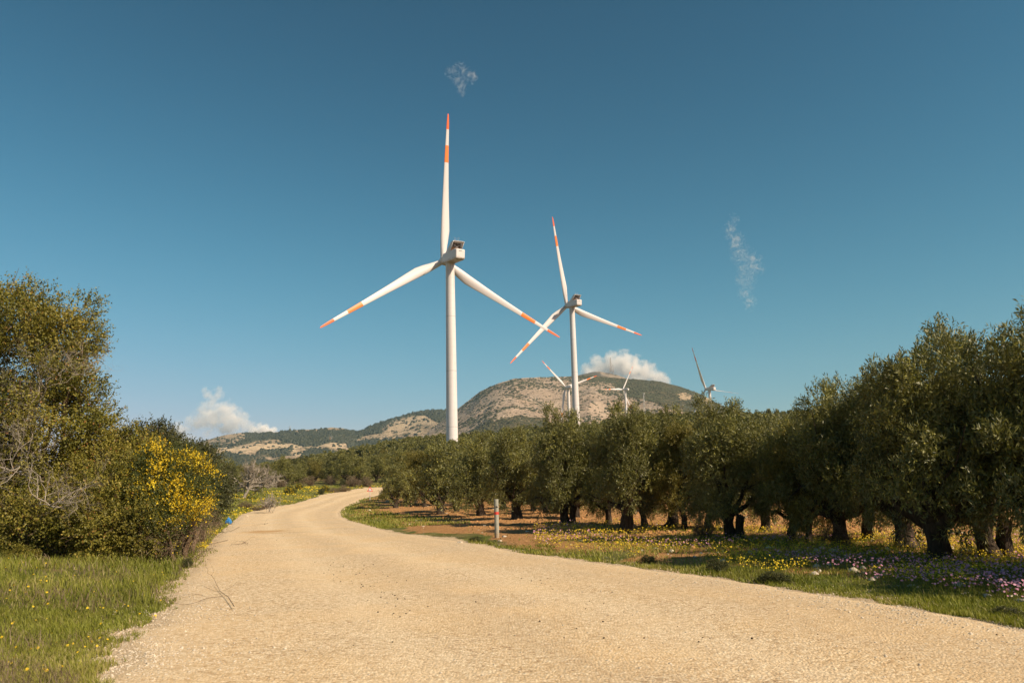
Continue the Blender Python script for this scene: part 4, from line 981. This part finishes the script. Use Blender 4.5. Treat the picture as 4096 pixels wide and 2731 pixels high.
def verge_grass(name,label,n,az0,az1,y0,y1,fn,seed,h,w,lean=.35,py=1.,mat='grass'):
    g=np.random.default_rng(seed); y=(y0**-py+(y1**-py-y0**-py)*g.random(n))**(-1/py); a=g.uniform(az0,az1,n); x=a*y
    dl,dr=roadsd(x,y); k=fn(x,y,dl,dr,g); x=x[k];y=y[k]; z=zfull(x,y)
    tall=.6+.8*vnoise(x*.9,y*.9,seed+1)
    d=np.hypot(x,y)
    V,F=blades(np.c_[x,y,z-.01],g.uniform(*h,len(x))*tall,w*np.maximum(1,d/9.)*g.uniform(.6,1.4,len(x)),seed+2,lean)
    dry=fbm(x*.5,y*.5,seed+5,4)
    v=np.clip(.42+dry*.45+g.normal(0,.14,len(x)),0,.93); v=np.where(g.random(len(x))<.05+.25*(dry>.25),1.,v)
    me=mesh_np(name,V,F,[MT[mat]],None,{'v':np.concatenate([v,v])})
    return tag(add(name,me),label,'grass',kind='stuff')
leftf=lambda x,y,dl,dr,g:(dl<dr)&((dl<.02+.5*fbm(x*1.3,y*1.3,61,3)-.1)|((dl<1.1)&(fbm(x*2.2,y*2.2,69,3)>.22+.25*dl)))&((dl>-.9)|(g.random(len(x))<.75))&(g.random(len(x))<np.clip(.65-dl*.7,0,1))
verge_grass('grass','green grass with dry stalks on the left verge of the road',330000,-.95,-.28,4.2,26,leftf,701,(.035,.11),.0075,.8,1.3)
verge_grass('grass','grass on the far green bank under the bare fig tree',120000,-.46,-.04,26,132,lambda x,y,dl,dr,g:(dl<dr)&(dl<-.2)&(dl>-25),702,(.06,.16),.010,.4,.3)
verge_grass('tall_grass','taller rank grass and weeds growing up into the foot of the left hedge',60000,-1.0,-.36,12.5,22.5,lambda x,y,dl,dr,g:(dl<dr)&(dl<-.3)&(g.random(len(x))<.2+.6*sst(14.5,18.5,y+2.5*fbm(x*.8,y*.8,67,3)))&(fbm(x*.9,y*.9,68,3)>-.25),722,(.07,.32),.006,.9,1.)
verge_grass('dry_stalks','straw coloured dry stalks and dead stems tangled in the left verge grass',26000,-.95,-.28,4.5,26,lambda x,y,dl,dr,g:(dl<dr)&(dl<-.1)&(fbm(x*.55,y*.55,66,4)>.02),720,(.10,.30),.005,1.1,1.3,'brown')
rightf=lambda x,y,dl,dr,g:(dr<dl)&(dr<.05+.3*fbm(x*1.3,y*1.3,62,3)-.1)&((dr>-.75-fbm(x*.5,y*.5,63,3)*.9)|((x+.0*y>2.)&(g.random(len(x))<.30)&(y<31)&(fbm(x*.5,y*.5,64,3)>-.25))|(g.random(len(x))<.035))
verge_grass('grass','grass strip and flower meadow turf along the right verge of the road',330000,-.06,.80,7.0,48,rightf,703,(.035,.12),.009,.7,.9)
verge_grass('grass','grass on the verge inside the far road bend',26000,-.24,.02,36,98,lambda x,y,dl,dr,g:(dr<dl)&(dr<-.1)&(dr>-3.5-fbm(x*.3,y*.3,65,3)*2),704,(.05,.15),.010,.4)
def flowers(name,label,mat,n,az0,az1,y0,y1,fn,seed,h,s,py=1.):
    g=np.random.default_rng(seed); y=(y0**-py+(y1**-py-y0**-py)*g.random(n))**(-1/py); x=g.uniform(az0,az1,n)*y
    dl,dr=roadsd(x,y); k=fn(x,y,dl,dr,g); x=x[k];y=y[k]; z=zfull(x,y); n=len(x); hh=g.uniform(*h,n)
    C_=np.c_[x,y,z+hh]; th=np.arange(6)*PI/3; nrm=unit(np.c_[g.normal(0,.45,n),g.normal(-.35,.45,n),np.ones(n)*.9]); A=unit(np.cross(nrm,rdir(n,g))); B_=np.cross(nrm,A); R_=(s*g.uniform(.7,1.3,n)*np.maximum(1,np.hypot(x,y)/20))[:,None,None]
    V=C_[:,None]+R_*(np.cos(th)[None,:,None]*A[:,None]+np.sin(th)[None,:,None]*B_[:,None]); F=(np.arange(n)*6)[:,None]+np.arange(6)[None]
    st,sf=blades(np.c_[x,y,z],hh,np.full(n,.004),seed+1,.05); st=st.reshape(n,5,3); st[:,4]=C_; st=st.reshape(-1,3)
    o=len(V)*6; v=np.clip(g.normal(.5,.25,n),0,1)
    F3=[F]+[f+o for f in sf]; nf=[len(f) for f in F3]
    me=mesh_np(name,np.vstack([V.reshape(-1,3),st]),F3,[mat,MT['grass']],np.concatenate([np.zeros(nf[0]),np.ones(nf[1]+nf[2])]),{'v':np.concatenate([v,np.full(nf[1],.4),np.full(nf[2],.4)])})
    return tag(add(name,me),label,'wildflowers',kind='stuff')
flowers('yellow_wildflowers','tiny yellow wildflowers carpeting the right verge and grove floor',MT['yellow'],120000,.02,.80,8,34,lambda x,y,dl,dr,g:(dr<-.9)&(dr<dl)&(dr>-9)&(x>.5)&(fbm(x*.55,y*.55,71,3)+.45*(np.abs(dr)>3.2)+.02*(y-14)>-.12)&(g.random(len(x))<.55),711,(.06,.20),.0125,.9)
flowers('purple_wildflowers','small purple wildflowers in drifts along the right verge',MT['purple'],52000,.02,.80,8,34,lambda x,y,dl,dr,g:(dr<-1.0)&(dr<dl)&(x>.2)&(fbm(x*.45,y*.45,73,3)+.5*np.exp(-((-dr-2.4)/1.1)**2)>.18)&(dr>-8)&(g.random(len(x))<.42),713,(.10,.24),.016,.9)
flowers('yellow_wildflowers','yellow wildflowers spread over the far left bank by the road',MT['yellow'],26000,-.42,-.05,24,128,lambda x,y,dl,dr,g:(dl<-.1)&(dl<dr)&(dl>-9)&(fbm(x*.3,y*.3,75,3)>-.02),715,(.08,.18),.013,.15)
# the yellow daisies of the near left verge, one by one
def daisy_src():
    mb=MB(); mb.tube([(0,0,0),(.01,0,.10),(.015,0,.19)],[.0025,.002,.002],4); st=mb.mesh('stem',[MT['grass']])
    V=[];F=[];n=0
    for k in range(14):
        a=k*2*PI/14; d=np.array([math.cos(a),math.sin(a),0]); s_=np.array([-d[1],d[0],0]); b=np.array([.015,0,.192])
        V+= [b+d*.004,b+d*.014+s_*.004+[0,0,.003],b+d*.021+[0,0,.001],b+d*.014-s_*.004+[0,0,.003]]; F.append([n,n+1,n+2,n+3]); n+=4
    m1=mesh_np('petals',np.array(V),np.array(F),[MT['yellow']],None,{'v':np.full(14,.6)})
    th=np.arange(8)*PI/4; V=np.vstack([np.c_[.007*np.cos(th)+.015,.007*np.sin(th),np.full(8,.193)],[[.015,0,.198]]]); F=np.array([[k,(k+1)%8,8] for k in range(8)])
    m2=mesh_np('flower_centre',V,F,[plain('daisy_centre',(.70,.35,.02),.9,.1)]); return st,m1,m2
DS=daisy_src(); g=np.random.default_rng(12); cnt=0
dz=[(56,651),(60,645),(40,650),(235*.25,678),(63,669),(28,607),(30,611),(5,615),(23,579),(74,578),(74,583),(88,600),(75,644)]
while cnt<110:
    if cnt<len(dz): px,py=dz[cnt]
    else: px,py=g.uniform(2,165),572+105*g.random()**1.3
    h=hit(px,py+3); dl,dr=roadsd(h[:1],h[1:2]); 
    if dl[0]>-.05: 
        cnt+=1 if cnt<len(dz) else 0; continue
    o=empty('yellow_daisy',(h[0],h[1],gz(h[0],h[1])-.01),0,(1,)*3); s=g.uniform(.35,.95); o.scale=(s,s,s*.9); o.rotation_euler=(g.normal(.75,.3),g.normal(0,.3),g.normal(0,.5))
    tag(o,'small yellow daisy in the near grass of the left verge','flower','yellow daisies dotted in the near left grass'); 
    for m,nm in zip(DS,('stem','petals','flower_centre')): add(nm,m,o)
    cnt+=1
# loose stones and gravel
def gravel(name,label,n,fn,seed,smin,smax,az0,az1,y0,y1,mat,py=1.,cat='gravel'):
    g=np.random.default_rng(seed); y=(y0**-py+(y1**-py-y0**-py)*g.random(n))**(-1/py); x=g.uniform(az0,az1,n)*y
    dl,dr=roadsd(x,y); k=fn(x,y,dl,dr,g); x=x[k];y=y[k]; z=zfull(x,y); ins=np.minimum(dl[k],dr[k])>.2; z=np.where(ins,zbase(x,y)+.012,z)
    R_=smin*(smax/smin)**(g.random(len(x))**2.2)
    V,F=blobs(np.c_[x,y,z-R_*.15],R_,R_*g.uniform(.5,.9,len(x)),seed,.22); 
    return tag(add(name,mesh_np(name,V,F,[mat])),label,cat,kind='stuff')
gravel('gravel','loose pale gravel along both road edges',150000,lambda x,y,dl,dr,g:(np.minimum(dl,dr)>-.9)&(g.random(len(x))<np.exp(-(np.minimum(dl,dr)/.75)**2)*.8+.01),801,.006,.018,-.75,.80,5,40,MT['stone'])
clod=plain('orange_soil_clods',(.40,.205,.085),.95,.1,0,.3,2,.5)
gravel('soil_clods','orange clods of ploughed soil between the olive trees',22000,lambda x,y,dl,dr,g:(dr<-3)&(dr<dl)&((y>24)|(g.random(len(x))<.1)),802,.03,.085,-.25,.55,18,90,clod,cat='soil')
gravel('field_stones','scattered pale stones on the ploughed grove soil',1500,lambda x,y,dl,dr,g:(dr<-1.2)&(dr<dl),803,.03,.11,-.25,.75,9,80,MT['stone'],cat='stones')
dk=plain('dark_droppings',(.035,.022,.014),.9,.1)
gravel('dark_droppings','small dark droppings and crumbs scattered on the pale road',1,lambda x,y,dl,dr,g:dl>-99,804,.01,.02,-.1,.1,8,9,dk) if False else None
def crumbs():
    g=np.random.default_rng(88); P=[]
    for (cx,cy,sx,sy,n) in ((345,570,20,8,26),(372,585,22,9,18),(395,604,28,12,14),(420,640,45,18,8),(550,583,14,6,7),(590,600,35,14,10),(280,537,16,2.5,10),(630,640,160,20,16),(345,525,10,4,5)):
        for _ in range(n): P.append(hit(cx+g.normal(0,sx),cy+g.normal(0,sy)))
    P=np.array(P); dl,dr=roadsd(P[:,0],P[:,1]); P=P[(dl>.2)&(dr>.2)]; R_=.006*(2.3**g.random(len(P))); P[:,2]=zbase(P[:,0],P[:,1])+.014
    V,F=blobs(P,R_,R_*1.1,89,.15); tag(add('dark_crumbs',mesh_np('dark_crumbs',V,F,[dk])),'small dark droppings scattered on the pale gravel road','droppings',kind='stuff')
crumbs()
def rock(px,py,wpx,label,seed,flat=.6):
    B=ground_at(px,py); r=wpx/FPX*B[1]/2; bm_=MB(); import bmesh
    bm=bmesh.new(); bmesh.ops.create_icosphere(bm,subdivisions=3,radius=1); g=np.random.default_rng(seed)
    for v in bm.verts:
        c=v.co; n=float(fbm(np.array([c.x*1.6+seed]),np.array([c.y*1.6+c.z*1.1]),seed,3)[0]); k=1+.35*n
        q=max(abs(c.x),abs(c.y),abs(c.z)); k*=.85+.25/max(q,.58)*.5; v.co=c*k
    me=bpy.data.meshes.new('rock'); bm.to_mesh(me); bm.free(); me.materials.append(MT['stone'])
    on=bool(min(*[float(q[0]) for q in roadsd(B[:1],B[1:2])])>.2)
    z=float(zbase(B[:1],B[1:2])[0])+.01 if on else gz(B[0],B[1])
    o=add('rock',me,None,(B[0],B[1],z+r*flat*.3),seed*1.1); o.scale=(r,r*.8,r*flat); tag(o,label,'rock'); return o
rock(247,516.5,2.6,'single reddish stone lying at the left road edge below the bank',1)
rock(387.5,501,4.5,'long pale boulder right of the road sign',2,.45)
rock(987,595,10,'flat pale rock among the purple flowers near the right edge',3,.4)
rock(1005,609,8,'small pale rock on bare ground at the right road edge',4,.45)
rock(877,577,8,'brown stone half buried among the yellow flowers',5,.5)
rock(233,510,3,'pale stone on the flowery bank left of the road',6,.5)
rock(500,540,5,'whitish stone at the foot of the concrete post',7,.4)
rock(460,543,6,'pale flat stone left of the low cushion plant',8,.35)
def bag():
    B=ground_at(228.5,523.5); s=3.3/FPX*B[1]; import bmesh
    root_z=gz(B[0],B[1]); bm=bmesh.new(); bmesh.ops.create_icosphere(bm,subdivisions=4,radius=1)
    for v in bm.verts:
        c=v.co.copy(); n=float(fbm(np.array([c.x*2.6+5]),np.array([c.y*2.6+c.z*2.1]),9,4)[0]); r=float(1-abs(fbm(np.array([c.x*3+c.z]),np.array([c.y*3-c.z]),13,3)[0])*1.5)
        v.co=c*(.75+.5*n+.25*r)
        if v.co.z>.45: v.co.x*=.55; v.co.y*=.55; v.co.z*=1.35
    me=bpy.data.meshes.new('plastic_bag'); bm.to_mesh(me); bm.free(); me.materials.append(plain('blue_plastic_film',(.03,.19,.48),.45,.4,0,.35,14))
    o=add('plastic_bag',me,None,(B[0],B[1],root_z+s*.75),.5); o.scale=(s*.9,s*.7,s); tag(o,'crumpled bright blue plastic bag caught in the grass at the left road edge','plastic bag')
bag()
def twig(pts,label,seed,r=.006,n=3,name='fallen_twig'):
    P=np.array([hit(*p) for p in pts]); P[:,2]=zbase(P[:,0],P[:,1])+.03+.03*np.random.default_rng(seed).random(len(P)); B=P[0].copy(); root=empty(name,B); tag(root,label,'twig')
    mb=MB(); mb.tube(P-B,np.linspace(r,r*.5,len(P)),5)
    g=np.random.default_rng(seed)
    for k in range(n):
        i=g.integers(1,len(P)); d=np.r_[g.normal(0,1,2),.12]; branches(P[i]-B,d,.35,r*.6,seed+k,1,2,.25,.0,mb=mb,sides=4)
    add('stem',mb.mesh('stem',[MT['twig']]),root)
twig([(234,609),(228,600),(220,593),(216,586)],'thin forked fallen twig lying on the gravel at the left road edge',1)
twig([(222,598),(208,600),(197,605),(188,606)],'crooked twig reaching from the gravel into the left verge',2,.005,2)
twig([(228,540),(218,543),(204,546),(196,550)],'tangle of dry twigs on the road edge beside the yellow bush',3,.008,9,'dry_twigs')
twig([(240,527),(232,531),(224,533),(216,537)],'dry brown twigs on the road edge near the blue bag',4,.008,8,'dry_twigs')
twig([(213,549),(205,552),(198,556),(192,560)],'brown brushwood on the gravel at the foot of the bushes',5,.008,9,'dry_twigs')
twig([(268,523.2),(264,524.3),(259,524.6)],'small dry weed tuft lying on the road near the clay stain',6,.008,6,'dry_twigs')
twig([(248,544),(245,543.2),(242,544.5)],'little dark dry weed standing on the road below the clay stain',7,.008,6,'dry_twigs')
house(239.5,467.5,2600)
# ================================================================== CLOUDS AND AIR
def cloud(label,puffs,D,dens,nscale,seed,amp=1.0,col=(1,.975,.95),depth=.8,gain=2.2,rough=.62,bias=.58,dist=.3):
    """puffs: (px,py,r_px[,squash]) ; one hull, filled with a noisy volume that thins towards the puffs' rims"""
    k=D/FPX; c0=atdepth(np.mean([p[0] for p in puffs]),np.mean([p[1] for p in puffs]),D)
    import bmesh
    g=np.random.default_rng(seed); bm=bmesh.new(); m,t=newmat('cloud_vapour'); v=obco(t); f=None
    n=t.N('ShaderNodeTexNoise',{'Vector':v,'Scale':nscale/k,'Detail':7,'Roughness':rough,'Distortion':dist}).outputs[0]
    for p in puffs:
        c=atdepth(p[0],p[1],D)-c0; r=p[2]*k*1.35; sq=p[3] if len(p)>3 else 1.; cy=c[1]+g.normal(0,.15)*r
        mt=Matrix.Translation((c[0],cy,c[2]))@Matrix.Diagonal((r,r*depth,r*sq,1))
        bmesh.ops.create_icosphere(bm,subdivisions=3,radius=1,matrix=mt)
        q=t.N('ShaderNodeVectorMath',{0:v,1:(c[0],cy,c[2])},operation='SUBTRACT').outputs[0]
        q=t.N('ShaderNodeVectorMath',{0:q,1:(1/r,1/(r*depth),1/(r*sq))},operation='MULTIPLY').outputs[0]
        ln=t.N('ShaderNodeVectorMath',{0:q},operation='LENGTH').outputs['Value']; e=t.math('SUBTRACT',1.,ln)
        f=e if f is None else t.math('MAXIMUM',f,e)
    me=bpy.data.meshes.new('cloud'); bm.to_mesh(me); bm.free()
    o=add('cloud',me,None,c0); rm=o.modifiers.new('r','REMESH'); rm.mode='VOXEL'; rm.voxel_size=max(min(p[2] for p in puffs)*k*.3,6); rm.use_smooth_shade=True
    w_=t.math('ADD',t.math('MULTIPLY',f,gain),t.math('MULTIPLY',t.math('SUBTRACT',n,bias),amp*4))
    d=t.math('MULTIPLY',t.math('MULTIPLY',w_,1.,clamp=True),dens/k)
    pv=t.N('ShaderNodeVolumePrincipled',{'Color':(*col,1),'Density':d,'Anisotropy':-.2})
    out=t.N('ShaderNodeOutputMaterial'); t.l.new(pv.outputs[0],out.inputs['Volume']); me.materials.append(m)
    tag(o,label,'cloud'); return o
cloud('broad white cloud resting behind the mountain summit',[(590,374,10),(600,369,13),(612,366,13),(622,366,14),(634,369,13),(645,373,12),(655,378,10),(664,383,7),(608,376,12),(635,381,12),(580,381,8)],7500,.24,.14,1,1.0,gain=1.8,rough=.66)
cloud('large cream cloud with a ragged plume above the distant left hills',[(197,423,10,.8),(210,417,15),(224,414,14),(236,421,14,.8),(248,426,9,.7),(226,429,13,.5),(213,404,8),(218,394,5.5,1.5),(209,395,6,.8),(204,390,4)],8000,.12,.14,2,1.15,gain=1.6,rough=.66,col=(1,.965,.93))
cloud('small faint ragged cloud left of the large cream one',[(174,435,9),(183,432,8),(188,421,5),(178,428,7),(188,438,7,.6)],8000,.15,.17,3,1.1,gain=1.4,rough=.68,col=(1,.965,.93))
cloud('little bright cloud just peeking over the skyline of the left hills',[(256,432,6),(263,430,7),(271,432,5.5),(264,433,7,.5)],8200,.40,.18,4,.9,gain=2.)
cloud('tiny thin white wisp high above the tallest rotor blade',[(455,73,9,.8),(462,72,9),(469,76,8),(460,78,8),(463,86,6,1.6),(464,93,5)],7000,.055,.12,5,1.6,gain=1.1,rough=.62,bias=.585,dist=1.2)
cloud('long broken vertical wisp of cloud in the right half of the sky',[(734,220,6,1.2),(730,230,6,1.6),(735,242,8,1.3),(741,254,10,1.1),(752,258,9),(749,268,10),(756,267,8),(747,280,9,1.1),(745,292,7,1.1),(750,302,6,1.4)],7000,.09,.17,6,1.8,gain=1.1,rough=.66,bias=.592,dist=1.5)
def haze():
    bm_=MB(); x0,x1,y0,y1,z0,z1=-5200,5200,-150,6000,-60,900
    bm_.box(((x0+x1)/2,(y0+y1)/2,(z0+z1)/2),((x1-x0)/2,(y1-y0)/2,(z1-z0)/2))
    m,t=newmat('haze_air'); pv=t.N('ShaderNodeVolumePrincipled',{'Color':(.50,.74,.90,1),'Density':.000042,'Anisotropy':.0})
    out=t.N('ShaderNodeOutputMaterial'); t.l.new(pv.outputs[0],out.inputs['Volume'])
    tag(add('haze',bm_.mesh('haze',[m])),'thin pale summer haze between the camera and the mountains','haze',kind='stuff')
haze()
